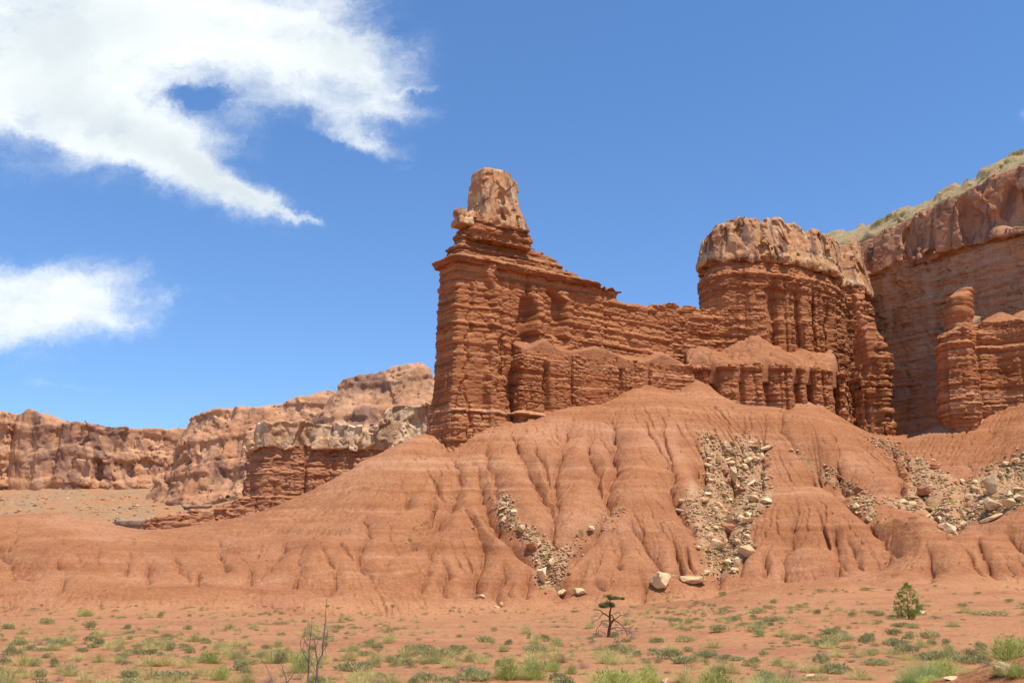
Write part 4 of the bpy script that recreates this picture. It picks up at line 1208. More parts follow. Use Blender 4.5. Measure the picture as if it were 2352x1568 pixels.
# --- far cliffs
def far_cliff(base_pts, top_pts, depth, slope, seed, zlo, amp=1.0, vox=(1.2, .9)):
    """front line from (u, v, Y) points; crest from (u, v) points read at the same distances"""
    B = np.array([at(*p) for p in base_pts])
    tu = np.array([at(u, v, np.interp(u, [p[0] for p in base_pts], [p[2] for p in base_pts]) + depth * .35) for u, v in top_pts])
    poly = [tuple(p[:2]) for p in B] + [(B[-1][0] + 6, B[-1][1] + depth), (B[0][0] - 6, B[0][1] + depth)]
    pr = beds(seed, 0, 140, 3, 9, 1.5, .6)

    def f(T, W, Z, X, Y):
        d = sdpoly(X, Y, poly)
        top = np.interp(X, tu[:, 0], tu[:, 2]) + 1.2 * amp * vn(X / 6, Y / 6, None, seed)
        z0 = np.interp(X, B[:, 0], B[:, 2])
        fl = (flutes(X, Y, 24 * amp, 10 * amp, seed + 1, .35) + flutes(X, Y, 8 * amp, 4.0 * amp, seed + 2, .3) + flutes(X, Y, 3.4, 1.6, seed + 9, .3)) * (1 if slope < .3 else .35)
        q = d + fl * .8 + slope * (Z - z0) + hollow(X, Y, Z, 12, 1.6, seed + 7, .2) + hollow(X + .6 * Z, Y, Z - .3 * X, 16, 1.8, seed + 8, .15) - 2.0 * amp * sstep(np.sin((Z + 4 * vn(X / 30, Y / 30, None, seed + 4)) / 3.1), .2, .8)
        q = q - strata(Z, X, Y, (pr, pr), 2.0, seed + 12, .3) * (1.0 if slope < .3 else .55)
        return smax(q, Z - top - .04 * np.clip(-d, 0, 60), 1.0)
    x0, x1 = B[:, 0].min() - 14, B[:, 0].max() + 12
    return rock(((x0, x1), (B[:, 1].min() - 12, B[:, 1].max() + depth * .8), (zlo, tu[:, 2].max() + 6)), vox, f, None, (.18 if slope < .3 else .14) * amp, 3.5 * amp, seed + 5, 4, [((13, 13, 30), .9 * amp, 1.4, .04, .2)])


FARC = [('far_cliff', 'distant sheer orange cliff at the left edge of the photo', [(-260, 1100, 760), (0, 1108, 750), (99, 1120, 740), (206, 1140, 730), (300, 1136, 760), (380, 1125, 790), (470, 1120, 800)],
         [(-260, 950), (0, 957), (26, 955), (60, 957), (90, 949), (118, 966), (123, 980), (146, 982), (185, 977), (223, 980), (241, 993), (301, 997), (357, 998), (400, 996), (470, 990)], 90, .14, 171, 25, 1.0),
        ('far_cliff', 'distant orange dome with dark slanting streaks, between left cliff and cream capped butte', [(330, 1140, 660), (372, 1128, 640), (430, 1122, 625), (507, 1118, 615), (600, 1112, 610), (700, 1100, 612), (840, 1090, 615)],
         [(330, 1040), (360, 1000), (374, 989), (430, 963), (464, 950), (507, 944), (540, 947), (571, 945), (649, 940), (690, 928), (760, 915), (840, 905)], 110, .42, 181, 20, 1.0),
        ('far_cliff', 'distant orange slickrock ridge that rises to the left side of the tower', [(640, 1080, 560), (720, 1070, 540), (820, 1060, 530), (900, 1050, 520), (1010, 1045, 515), (1090, 1045, 515)],
         [(646, 940), (660, 924), (664, 912), (700, 899), (748, 886), (785, 880), (816, 879), (840, 869), (859, 864), (902, 848), (940, 849), (984, 845), (1090, 850)], 120, .55, 191, 25, .9)]
for nm, lab, bp_, tp_, dp_, sl_, sd_, zl_, am_ in FARC:
    V, Q = far_cliff(bp_, tp_, dp_, sl_, sd_, zl_, am_)
    c = V.mean(0); c[2] = V[:, 2].min()
    tag(link(nm, mesh_np(nm, V - c, Q), M_FAR, None, tuple(c)), lab, 'cliff', 'far cliffs on the left horizon')


# dark ledges that crop out of the far slopes
def ledge(name, label, pts, thick, high, seed):
    B = np.array([at(*p) for p in pts])
    poly = [tuple(p[:2]) for p in B] + [(p[0] + 1, p[1] + thick) for p in B[::-1]]
    pr = beds2(seed, B[:, 2].min() - 12, B[:, 2].max() + 25, 2.0, 3.0)

    def f(T, W, Z, X, Y):
        zt = np.interp(X, B[:, 0], B[:, 2]) + high * (.75 + .35 * vn(X / 5, Y / 5, None, seed))
        d = sdpoly(X, Y, poly) + flutes(X, Y, 6, 2.2, seed + 1, .5) - strata(Z, X, Y, (pr, pr), .5, seed + 2)
        return smax(d, Z - zt - .12 * np.clip(W - B[:, 1].min(), 0, thick), .5)
    V, Q = rock(((B[:, 0].min() - 3, B[:, 0].max() + 3), (B[:, 1].min() - 4, B[:, 1].max() + thick + 3), (B[:, 2].min() - 9, B[:, 2].max() + high * 1.6 + 4)), (.6, .45), f, None, .3, 2, seed + 3)
    c = V.mean(0); c[2] = V[:, 2].min()
    tag(link(name, mesh_np(name, V - c, Q), M_DARK, None, tuple(c)), label, 'rock ledge')


ledge('rock_ledge', 'low dark grey ledge just left of the foot of the cream capped butte', [(252, 1206, 335), (280, 1208, 332), (322, 1208, 334)], 7, 2.4, 301)
ledge('rock_ledge', 'dark ledge higher on the far slope, behind the foot of the cream capped butte', [(404, 1186, 350), (440, 1183, 348), (470, 1176, 352)], 8, 3.6, 311)


# ------------------------------------------------------------------ boulders and rubble
def rock_mat(name, cols, bump=.5, sc=1.0):
    m, n, b = material(name, .9, .12)
    tcn = n.new('ShaderNodeTexCoord').outputs['Object']
    oi = n.new('ShaderNodeObjectInfo')
    p = n.vmath('ADD', tcn, n.scale(n.join(oi.outputs['Random'], oi.outputs['Random'], oi.outputs['Random']), (31, 17, 53)))
    col = n.ramp(n.noise(p, 1.1 * sc, 5, .62), [(.32, cols[0]), (.52, cols[1]), (.70, cols[2])])
    v = n.math('MULTIPLY_ADD', oi.outputs['Random'], .32, .92)
    col = n.mix(1.0, col, n.join(v, v, n.math('MULTIPLY', v, .97)), 'MULTIPLY')
    col = n.mix(n.math('MULTIPLY', n.smooth(n.noise(p, 3.4 * sc, 4, .7), .56, .7), .5), col, tuple(c * .45 for c in cols[0]))
    n.put(b.inputs['Base Color'], col)
    bp = n.new('ShaderNodeBump'); bp.inputs['Strength'].default_value = bump; bp.inputs['Distance'].default_value = .12
    n.put(bp.inputs['Height'], n.noise(p, 3.0 * sc, 6, .65)); n.l.new(bp.outputs[0], b.inputs['Normal'])
    return m


PALE = [(.50, .31, .155), (.64, .44, .235), (.72, .54, .32)]
BUFF = [(.52, .29, .14), (.62, .395, .205), (.68, .48, .275)]
RUST = [(.30, .11, .05), (.42, .175, .085), (.50, .25, .13)]
M_PALE, M_BUFF, M_RUST = rock_mat('pale_sandstone_boulder', PALE), rock_mat('buff_sandstone_boulder', BUFF), rock_mat('rusty_boulder', RUST)
RM = {'p': M_PALE, 'b': M_BUFF, 'r': M_RUST}
import bmesh


def rock_shape(seed, flat=.75, n=13, rounded=.5):
    """an angular broken boulder about one metre wide, resting on z = 0"""
    r = random.Random(seed)
    bm = bmesh.new()
    for _ in range(n):
        d = Vector((r.gauss(0, 1), r.gauss(0, 1), r.gauss(0, 1))).normalized()
        k = r.uniform(.82, 1.0)
        bm.verts.new((d.x * .5 * k, d.y * .5 * k, d.z * .5 * k * flat))
    res = bmesh.ops.convex_hull(bm, input=bm.verts)
    bmesh.ops.delete(bm, geom=[g for g in res['geom_interior'] if isinstance(g, bmesh.types.BMVert)], context='VERTS')
    bmesh.ops.bevel(bm, geom=list(bm.edges), offset=.045 * (.5 + rounded), segments=2, profile=.6, affect='EDGES')
    bmesh.ops.triangulate(bm, faces=bm.faces)
    bmesh.ops.subdivide_edges(bm, edges=[e for e in bm.edges if e.calc_length() > .16], cuts=2, use_grid_fill=True)
    co = np.array([v.co[:] for v in bm.verts])
    nz = fbm(co[:, 0] * 3.1, co[:, 1] * 3.1, co[:, 2] * 3.1, seed, 3)
    nrm = co / (np.linalg.norm(co, axis=1)[:, None] + 1e-6)
    nz2 = fbm(co[:, 0] * 7, co[:, 1] * 7, co[:, 2] * 11, seed + 5, 2)
    co = co + nrm * (.06 * nz + .025 * nz2)[:, None]
    co[:, 2] -= co[:, 2].min()
    for v, c in zip(bm.verts, co):
        v.co = c
    bmesh.ops.recalc_face_normals(bm, faces=bm.faces)
    return bm


ROCKS = {}
for key in 'pbr':
    ROCKS[key] = []
    for k in range(9):
        bm = rock_shape(300 + k + ord(key), (.95, .7, .5, .85, .62, .4, .8, .55, 1.1)[k], (12, 13, 15, 26, 14, 17, 13, 16, 14)[k], .15 + .1 * (k % 4))
        me = bpy.data.meshes.new('boulder'); bm.to_mesh(me); bm.free()
        me.materials.append(RM[key])
        ROCKS[key].append(me)


def put_rock(x, y, size, key, shape, rot, label, group, sink=.22, stretch=(1, 1, 1), tilt=(0, 0), name='boulder', z=None):
    o = bpy.data.objects.new(name, ROCKS[key][shape])
    COL.objects.link(o)
    z = float(ground(np.float64(x), np.float64(y))) if z is None else z
    o.location = (x, y, z - sink * size * stretch[2] * .6)
    o.rotation_euler = (tilt[0], tilt[1], rot)
    o.scale = (size * stretch[0], size * stretch[1], size * stretch[2])
    return tag(o, label, 'boulder', group)


def scale_at(p):
    return (p[1] * cP + p[2] * sP) / FOC                       # metres per frame unit at a point


# named boulders: foot of the boulder in the frame, width, kind, shape, stretch (x, y, z), tilt, words
def cc(f, *p): return f(p)[0]


BIG = [((1521, 1349), 60, 'p', 3, (1, .9, .95), (.1, -.25), 'large rounded pale boulder at the hill foot, left of the long hollowed slab'),
       ((1590, 1338), 78, 'p', 5, (1.1, .7, .75), (.1, .08), 'long pale slab with dark hollows lying at the foot of the main rubble chute'),
       (cc(c4, 1020, 1300), 36, 'p', 8, (1, .9, 1.15), (.1, .3), 'tall pale boulder with split face at the bottom of the smaller rubble gully'),
       (cc(c4, 1075, 1195), 24, 'p', 0, (1, 1, 1.1), (0, .2), 'pale upright boulder just above the split pale boulder in the smaller gully'),
       (cc(c4, 940, 1080), 32, 'r', 3, (1, 1, .8), (0, .1), 'dark rust coloured boulder at the top left of the smaller rubble gully'),
       (cc(c4, 1165, 1388), 28, 'p', 1, (1, 1, .9), (0, .1), 'pale boulder on the flat below the smaller gully, left of the wedge shaped one'),
       (cc(c4, 1278, 1388), 36, 'p', 4, (1.1, .9, .9), (.1, .12), 'wedge shaped pale boulder on the flat below the smaller rubble gully'),
       (cc(c4, 585, 1410), 15, 'p', 1, (1, 1, .9), (.2, 0), 'small pale boulder beside a green bush at the foot of the central mounds'),
       (cc(c4, 690, 1485), 16, 'b', 4, (1, 1, .9), (0, -.3), 'brown half of a broken boulder lying on the flat below the central mounds'),
       (cc(c4, 727, 1462), 13, 'p', 0, (1, 1, 1), (0, -.3), 'pale half of a broken boulder lying on the flat below the central mounds'),
       (cc(c4, 1340, 940), 30, 'p', 6, (1.1, 1, .8), (0, .3), 'lone cream boulder stuck in the gully junction right of the smaller chute'),
       (cc(c4, 520, 915), 17, 'b', 4, (1.1, 1, .7), (0, 0), 'brown flat boulder in the gully left of the smaller rubble chute'),
       (cc(c6, 870, 330), 30, 'b', 4, (1, 1, .95), (.3, .1), 'flat faced buff slab standing near the top of the main chute'),
       (cc(c6, 985, 225), 36, 'p', 5, (1.15, .8, .8), (0, -.2), 'long pale slab lying at the top right of the main chute'),
       (cc(c6, 865, 212), 28, 'b', 5, (1.1, .8, .8), (0, .1), 'buff slab touching the left end of the topmost pale slab'),
       (cc(c6, 700, 530), 30, 'p', 8, (.8, .8, 1.3), (.2, -.5), 'tall leaning pale boulder in the upper middle of the main chute'),
       (cc(c6, 792, 400), 21, 'p', 0, (1, 1, .9), (0, 0), 'square pale boulder under the flat faced buff slab'),
       (cc(c6, 720, 255), 20, 'p', 5, (1.2, .8, .7), (0, 0), 'small pale slab left of the flat faced buff slab'),
       (cc(c6, 215, 790), 31, 'p', 5, (1.3, .9, .9), (0, .35), 'pale slab overhanging the left edge of the main chute'),
       (cc(c6, 415, 730), 24, 'r', 0, (1, 1, .8), (0, .1), 'rusty block beside the overhanging slab at the left of the main chute'),
       (cc(c6, 650, 995), 42, 'r', 6, (1, 1, .85), (0, .2), 'broad rusty boulder low in the main chute, above the dark sided cream one'),
       (cc(c6, 555, 1105), 38, 'b', 0, (1, 1, 1.05), (.1, 0), 'dark sided cream boulder low in the main chute'),
       (cc(c6, 800, 1195), 40, 'b', 3, (1, 1, .85), (0, .15), 'grey buff boulder at the lower right edge of the main chute'),
       (cc(c6, 715, 1270), 17, 'p', 8, (.8, .8, 1.4), (0, .1), 'narrow upright pale boulder near the bottom right of the main chute'),
       (cc(c6, 860, 525), 40, 'p', 5, (1.3, .7, .55), (.1, -.45), 'long tilted cream slab in the right middle of the main chute'),
       (cc(c6, 740, 605), 26, 'r', 1, (1, 1, .9), (0, 0), 'rust faced block under the tilted cream slab'),
       (cc(c6, 985, 700), 28, 'p', 1, (1, 1, .8), (0, 0), 'cream boulder at the right edge of the main chute'),
       (cc(c6, 545, 850), 25, 'b', 6, (1, 1, .9), (0, .3), 'buff pointed boulder in the middle of the main chute'),
       (cc(c6, 825, 865), 30, 'b', 4, (1, 1, .8), (0, 0), 'flat buff boulder at the right edge where the main chute narrows'),
       (cc(c6, 595, 650), 24, 'b', 2, (1, 1, .8), (0, 0), 'flat buff boulder left of centre in the main chute'),
       (cc(c6, 1203, 252), 13, 'p', 1, (1, 1, .9), (0, 0), 'lone small pale boulder on the red ridge right of the main chute'),
       (cc(c5, 1718, 618), 42, 'r', 3, (1, 1, .75), (0, .1), 'rounded dark rust boulder in the right hand rubble'),
       (cc(c5, 2155, 700), 52, 'b', 0, (1, .9, .85), (0, .05), 'biggest square buff boulder in the right hand rubble'),
       (cc(c5, 2150, 775), 66, 'b', 5, (1.15, .7, .8), (.1, -.35), 'large tilted buff slab under the biggest square boulder on the right'),
       (cc(c5, 1850, 855), 54, 'p', 4, (1, .8, .9), (.2, .15), 'cream crumbling slab at the bottom of the right hand rubble'),
       (cc(c5, 2160, 605), 40, 'p', 8, (.8, .8, 1.2), (0, -.2), 'tall cream boulder behind the biggest square boulder on the right'),
       (cc(c5, 2318, 590), 34, 'b', 2, (1.1, 1, .8), (0, .1), 'grey buff slab at the right edge of the photo'),
       (cc(c5, 2318, 650), 34, 'p', 1, (1, 1, .8), (0, 0), 'pale boulder at the right edge of the photo, below the grey slab'),
       (cc(c5, 1775, 430), 30, 'r', 5, (1.2, .8, .9), (0, .2), 'rusty slab near the top of the right hand rubble'),
       (cc(c5, 1820, 520), 26, 'b', 1, (1, 1, .8), (0, .2), 'buff boulder above the rounded rust boulder on the right'),
       (cc(c5, 1640, 640), 24, 'b', 2, (1, 1, .8), (0, .1), 'flat buff boulder left of the rounded rust boulder'),
       (cc(c5, 1920, 545), 24, 'r', 1, (1, 1, .9), (0, .1), 'rusty boulder between the rounded rust boulder and the tall cream one'),
       (cc(c5, 2000, 690), 34, 'r', 4, (1.2, 1, .6), (0, 0), 'dark rusty slab left of the biggest square boulder on the right'),
       (cc(c5, 1270, 700), 18, 'p', 0, (1, 1, 1.1), (0, .1), 'square cream boulder in the narrow rubble band right of the main chute'),
       ((2117, 1411), 26, 'p', 4, (1.1, 1, .9), (0, .1), 'white rock lying on the flat beside the green juniper'),
       ((2113, 906), 26, 'r', 4, (1.4, 1, .5), (0, -.1), 'flat rust slab in the canyon mouth beside the buttress'),
       ((2130, 884 + 36), 17, 'b', 0, (1, 1, .9), (0, 0), 'pinkish block resting on the flat slab in the canyon mouth')]
rr = random.Random(5)
for (u, v), wd, key, shp, st, tl, lab in BIG:
    p = hit(u, v, None, 20)
    put_rock(p[0], p[1], wd * 1.08 * scale_at(p) / max(st[0], .9), key, shp, rr.uniform(-.5, .5) + (0 if st[0] > 1.05 else rr.uniform(0, 6)), lab, None, .12, st, tl)
# the boulder that sits on the buttress
dep = bpy.context.evaluated_depsgraph_get()


def on_rock(u, v):
    """first solid surface along the line of sight through a frame point"""
    d = Vector(ray(u, v)).normalized()
    h = SC.ray_cast(dep, Vector((0, 0, 0)), d)
    return h[1] if h[0] else None


bpy.context.view_layer.update()
dep = bpy.context.evaluated_depsgraph_get()
for (u, v), wd, key, shp, st, lab in (((2235, 742), 42, 'p', 6, (1, .9, .95), 'pale angular boulder perched on top of the right hand buttress'), ((2256, 730), 14, 'p', 1, (1, 1, .8), 'small pale stone beside the perched boulder on the buttress')):
    p = on_rock(u, v)
    if p:
        put_rock(p.x, p.y, wd * scale_at(p), key, shp, .5, lab, None, .15, st, (0, .15), z=p.z)

# rubble: bigger pieces are boulders of their own, the small stones of a chute are one mass
CH_A = c6((430, 60), (600, 170), (850, 100), (980, 200), (990, 350), (960, 420), (1050, 640), (880, 830), (820, 1000), (880, 1090), (750, 1220), (690, 1340), (560, 1400), (440, 1330), (440, 1200), (400, 1100), (330, 900), (240, 740), (250, 670), (430, 570), (480, 430), (400, 230))
CH_B = c4((700, 640), (800, 730), (820, 860), (1000, 960), (1080, 1040), (1200, 1050), (1290, 1060), (1190, 1160), (1170, 1280), (1080, 1370), (1000, 1340), (960, 1200), (930, 1050), (870, 1000), (760, 900), (680, 830))
CH_C = c5((860, 310), (1000, 440), (1070, 440), (1200, 540), (1390, 640), (1420, 830), (1340, 770), (1240, 690), (1160, 570))
CH_D = c5((1550, 360), (1640, 370), (1740, 400), (1830, 460), (1950, 540), (2050, 500), (2150, 430), (2352, 330), (2420, 640), (2250, 730), (2000, 800), (1900, 870), (1800, 820), (1700, 730), (1480, 680), (1400, 650), (1600, 640), (1620, 500))
CH_E = c5((1330, 230), (1480, 250), (1560, 330), (1540, 420), (1480, 330), (1400, 290))
CH_F = c4((350, 700), (520, 800), (640, 850), (560, 900), (400, 730), (250, 850), (60, 1010), (20, 1000))
CH_G = c4((1180, 1040), (1300, 940), (1500, 790), (1620, 760), (1600, 830), (1420, 920), (1250, 1060))


def in_poly(P, poly):
    return sdpoly(P[:, 0], P[:, 1], poly) < 0


rs = np.random.RandomState(11)


def scatter(poly, n):
    p = np.array(poly); lo, hi = p.min(0), p.max(0)
    q = lo + rs.rand(n * 4, 2) * (hi - lo)
    return q[in_poly(q, poly)][:n]


MID = [(CH_A, 118, 'boulders of the main rubble chute', 'lump of broken sandstone among the rubble of the main chute'),
       (CH_B, 40, 'boulders of the smaller rubble gully', 'lump of broken sandstone among the rubble of the smaller gully'),
       (CH_C, 24, 'boulders of the narrow rubble band', 'lump of broken sandstone in the narrow rubble band right of the main chute'),
       (CH_D, 104, 'boulders of the right hand rubble', 'lump of broken sandstone among the right hand rubble below the buttress')]
for poly, n, grp, lab in MID:
    for u, v in scatter(poly, n):
        p = hit(u, v, None, 100)
        wd = 9 + 24 * rs.rand() ** 2.0
        u, v = u + rs.randn() * 6, v + rs.randn() * 4
        p = hit(u, v, None, 100)
        key = rs.choice(['p', 'b', 'r'], p=[.5, .36, .14])
        put_rock(p[0], p[1], wd * scale_at(p), key, rs.randint(9), rs.rand() * 6.3, lab, grp, .2, (1, rs.uniform(.6, 1), rs.uniform(.6, 1)), (rs.uniform(-.5, .5), rs.uniform(-.5, .5)))


def merge(name, items, mats):
    """many tiny copies in one mesh; items = (vertices, triangles, place 3, scale 3, turn, material index)"""
    VV, FF, MI = [], [], []; n = 0
    for V, T, loc, sc, a, mi in items:
        c, s = math.cos(a), math.sin(a)
        W = V * np.array(sc)
        W = np.stack([W[:, 0] * c - W[:, 1] * s, W[:, 0] * s + W[:, 1] * c, W[:, 2]], 1) + np.array(loc)
        VV.append(W); FF.append(T + n); MI.append(np.full(len(T), mi)); n += len(V)
    me = mesh_np(name, np.concatenate(VV), np.concatenate(FF), False)
    for m in mats:
        me.materials.append(m)
    me.polygons.foreach_set('material_index', np.concatenate(MI).astype(np.int32))
    return link(name, me)


def tri_arrays(bm):
    bmesh.ops.triangulate(bm, faces=bm.faces)
    bm.verts.index_update()
    V = np.array([v.co[:] for v in bm.verts]); T = np.array([[v.index for v in f.verts] for f in bm.faces])
    return V, T


def pebble(seed):
    r = random.Random(seed); bm = bmesh.new()
    for _ in range(9):
        d = Vector((r.gauss(0, 1), r.gauss(0, 1), r.gauss(0, 1))).normalized() * r.uniform(.4, .5)
        bm.verts.new((d.x, d.y, d.z * r.uniform(.5, .9)))
    bmesh.ops.convex_hull(bm, input=bm.verts)
    loose = [v for v in bm.verts if not v.link_faces]
    bmesh.ops.delete(bm, geom=loose, context='VERTS')
    a = tri_arrays(bm); bm.free()
    return a


PEB = [pebble(k) for k in range(14)]
items = []
for poly, n, big in ((CH_A, 5600, 1), (CH_B, 1700, 1), (CH_C, 1500, 1), (CH_D, 4200, 1), (CH_E, 420, .8), (CH_F, 420, .6), (CH_G, 320, .7)):
    for u, v in scatter(poly, n):
        u, v = u + rs.randn() * 9, v + rs.randn() * 6
        if vn(np.float32(u / 22), np.float32(v / 16), None, 77) < -.25 and rs.rand() < .8:
            continue
        p = hit(u, v, None, 100)
        s = (2.2 + 11 * rs.rand() ** 3.4) * big * scale_at(p)
        V, T = PEB[rs.randint(14)]
        items.append((V, T, (p[0], p[1], p[2] + .16 * s), (s, s * rs.uniform(.6, 1), s * rs.uniform(.6, 1)), rs.rand() * 6.3, rs.choice(3, p=[.46, .38, .16])))
# stones washed along the gullies and lying loose on slopes and flat
for _ in range(3200):
    u, v = rs.uniform(-60, 2420), rs.uniform(1010, 1560)
    p = hit(u, v, None, 20)
    if p[1] > 262:
        continue
    s = (.9 + 2.2 * rs.rand() ** 3) * max(scale_at(p), .03)
    V, T = PEB[rs.randint(14)]
    items.append((V, T, (p[0], p[1], p[2] + .05 * s), (s, s, s * .7), rs.rand() * 6.3, rs.choice(3, p=[.3, .4, .3])))
for _ in range(520):                                             # gravel of the near bank
    x, y = rs.uniform(2.5, 17), rs.uniform(13, 30)
    s = .03 + .2 * rs.rand() ** 3.5
    V, T = PEB[rs.randint(14)]
    items.append((V, T, (x, y, float(ground(np.float64(x), np.float64(y))) + .1 * s), (s, s * .8, s * .6), rs.rand() * 6.3, rs.choice(3, p=[.35, .4, .25])))
# crumbs of clay caught in the rills and gullies, and loose on the slopes
cand = np.argwhere((FLOW > 1.9) & (SL > .4))
cand = cand[rs.permutation(len(cand))[:5200]]
free = np.argwhere(SL > .5)
cand = np.concatenate([cand, free[rs.permutation(len(free))[:2600]]])
cz = ground(DX[cand[:, 0]], DY[cand[:, 1]])
for (i, j), z in zip(cand, cz):
    s = .10 + .42 * rs.rand() ** 3
    V, T = PEB[rs.randint(14)]
    items.append((V, T, (DX[i] + rs.uniform(-.15, .15), DY[j] + rs.uniform(-.15, .15), z + .12 * s), (s, s * .9, s * .75), rs.rand() * 6.3, 2 if rs.rand() < .93 else 1))
tag(merge('rubble', items, [M_PALE, M_BUFF, M_RUST]), kind='stuff')
items = []
for _ in range(700):
    u, v = rs.uniform(-60, 700), rs.uniform(1085, 1215)
    p = hit(u, v, None, 100)
    if p[1] < 300 or p[1] > 690:
        continue
    s = rs.uniform(.7, 3.2) * (1 if rs.rand() < .9 else 1.8)
    V, T = PEB[rs.randint(14)]
    items.append((V, T, p, (s, s, s * .7), rs.rand() * 6.3, rs.choice(3, p=[.1, .4, .5])))
tag(merge('far_rubble', items, [M_PALE, M_BUFF, M_RUST]), kind='stuff')

# pale soil under the rubble, worn into the clay where the stones lie
me = HILLS.data
co = np.empty(len(me.vertices) * 3, np.float32); me.vertices.foreach_get('co', co); co = co.reshape(-1, 3)
deb = np.zeros(len(co), np.float32)
for poly, kd in ((CH_A, 1), (CH_B, .9), (CH_C, .7), (CH_D, .85), (CH_E, .6), (CH_F, .42), (CH_G, .5)):
    pl = np.array([hit(u, v, None, 100)[:2] for u, v in poly])
    m = (co[:, 0] > pl[:, 0].min() - 4) & (co[:, 0] < pl[:, 0].max() + 4) & (co[:, 1] > pl[:, 1].min() - 4) & (co[:, 1] < pl[:, 1].max() + 4)
    deb[m] = np.maximum(deb[m], kd * (1 - sstep(sdpoly(co[m, 0].astype(float), co[m, 1].astype(float), pl), -1.6, 1.8)))
at_ = me.attributes.new('debris', 'FLOAT', 'POINT'); at_.data.foreach_set('value', deb)


# ------------------------------------------------------------------ plants
def leaf_mat(name, a, b_, dead=None, amt=.25):
    m, n, b = material(name, .85, .08)
    tco = n.new('ShaderNodeTexCoord').outputs['Object']
    oi = n.new('ShaderNodeObjectInfo').outputs['Random']
    col = n.mix(n.smooth(n.noise(n.vmath('ADD', tco, n.scale(n.join(oi, oi, oi), (9, 23, 41))), 5.0, 3, .7), .3, .7), a, b_)
    if dead:
        col = n.mix(n.math('MULTIPLY', n.smooth(n.noise(tco, 9.0, 2), .5, .6), amt), col, dead)
    v = n.math('MULTIPLY_ADD', oi, .4, .8)
    col = n.mix(1.0, col, n.join(v, v, v), 'MULTIPLY')
    n.put(b.inputs['Base Color'], col)
    tr = n.new('ShaderNodeBsdfTranslucent'); n.put(tr.inputs[0], col)
    ms = n.new('ShaderNodeMixShader'); ms.inputs[0].default_value = .42
    out = n.n['Material Output']
    n.l.new(b.outputs[0], ms.inputs[1]); n.l.new(tr.outputs[0], ms.inputs[2]); n.l.new(ms.outputs[0], out.inputs[0])
    return m


def plain(name, c, rough=.9):
    m, n, b = material(name, rough, .08)
    pos = n.new('ShaderNodeNewGeometry').outputs['Position']
    n.put(b.inputs['Base Color'], n.ramp(n.noise(pos, 6.0, 4, .6), [(.3, tuple(v * .65 for v in c)), (.7, tuple(v * 1.25 for v in c))]))
    return m


M_SAGE = leaf_mat('grey_green_sage_leaves', (.36, .34, .13), (.54, .47, .21), (.48, .32, .17))
M_YEL = leaf_mat('yellow_green_brush_leaves', (.46, .41, .12), (.70, .58, .25), (.62, .43, .22), .45)
M_DRY = leaf_mat('dry_brown_twigs', (.32, .21, .14), (.48, .33, .22))
M_GRASS = leaf_mat('bright_green_grass', (.34, .46, .11), (.60, .68, .28), (.45, .38, .2), .3)
M_RAB = leaf_mat('lime_green_brush', (.42, .45, .10), (.64, .60, .20), (.2, .15, .09), .3)
M_JUN = leaf_mat('juniper_foliage', (.15, .19, .04), (.31, .36, .085))
M_PINE = leaf_mat('dull_green_needles', (.13, .165, .05), (.26, .29, .11))
M_BARK, M_GREYWOOD = plain('dark_reddish_bark', (.085, .04, .025)), plain('grey_dead_wood', (.19, .15, .125))


def blades(n, seed, base_r, length, lean, width, up=.15, segs=2, flop=.35):
    """thin curved blades that rise from the ground"""
    r = np.random.RandomState(seed); V = []; T = []; c = 0
    for _ in range(n):
        a, rad = r.rand() * 6.283, base_r * math.sqrt(r.rand())
        p = np.array([math.cos(a) * rad, math.sin(a) * rad, 0.0])
        b = a + r.uniform(-.6, .6)
        tilt = lean * (rad / base_r) + r.uniform(-.2, .25)
        d = np.array([math.cos(b) * math.sin(tilt), math.sin(b) * math.sin(tilt), math.cos(tilt)])
        L = length * r.uniform(.55, 1.0) * (1 - .25 * rad / base_r)
        sd = np.array([-math.sin(b + r.uniform(-1.2, 1.2)), math.cos(b + r.uniform(-1.2, 1.2)), 0]) * width * r.uniform(.6, 1.3)
        pts = []
        for k in range(segs + 1):
            t = k / segs
            q = p + d * L * t + np.array([math.cos(b), math.sin(b), -.6]) * flop * L * t * t * .4
            pts += [q - sd * (1 - t * .85), q + sd * (1 - t * .85)]
        V += pts
        for k in range(segs):
            o = c + 2 * k
            T += [(o, o + 1, o + 3), (o, o + 3, o + 2)]
        c += len(pts)
    return np.array(V), np.array(T)


def tufts(n, seed, rx, rz, leaf, low=-.1, lumps=4, rough=.3, up=.5):
    """leaf clumps spread through an uneven dome, denser near its outside"""
    r = np.random.RandomState(seed)
    lc = np.stack([r.uniform(-.5, .5, lumps) * rx, r.uniform(-.5, .5, lumps) * rx, r.uniform(.2, .6, lumps) * rz], 1)
    lr = r.uniform(.45, .75, lumps)
    V = []; T = []; c = 0
    while c < n * 3:
        k = r.randint(lumps)
        d = r.randn(3); d /= np.linalg.norm(d)
        if d[2] < low - .2:
            continue
        p = lc[k] + d * np.array([rx, rx, rz]) * lr[k] * (1 - rough * r.rand() ** 1.5)
        if p[2] < 0.0:
            continue
        ax = d * (1 - up) + np.array([0, 0, up]) + r.randn(3) * .35; ax /= np.linalg.norm(ax)
        sd = np.cross(ax, r.randn(3)); sd /= np.linalg.norm(sd) + 1e-6
        L, w_ = leaf * r.uniform(.6, 1.4), leaf * .30 * r.uniform(.6, 1.3)
        V += [p - sd * w_ - ax * L * .3, p + sd * w_ - ax * L * .3, p + ax * L]; T.append((c, c + 1, c + 2)); c += 3
    return np.array(V), np.array(T)


def join(*vt):
    V, T, n = [], [], 0
    for v, t in vt:
        V.append(v); T.append(t + n); n += len(v)
    return np.concatenate(V), np.concatenate(T)


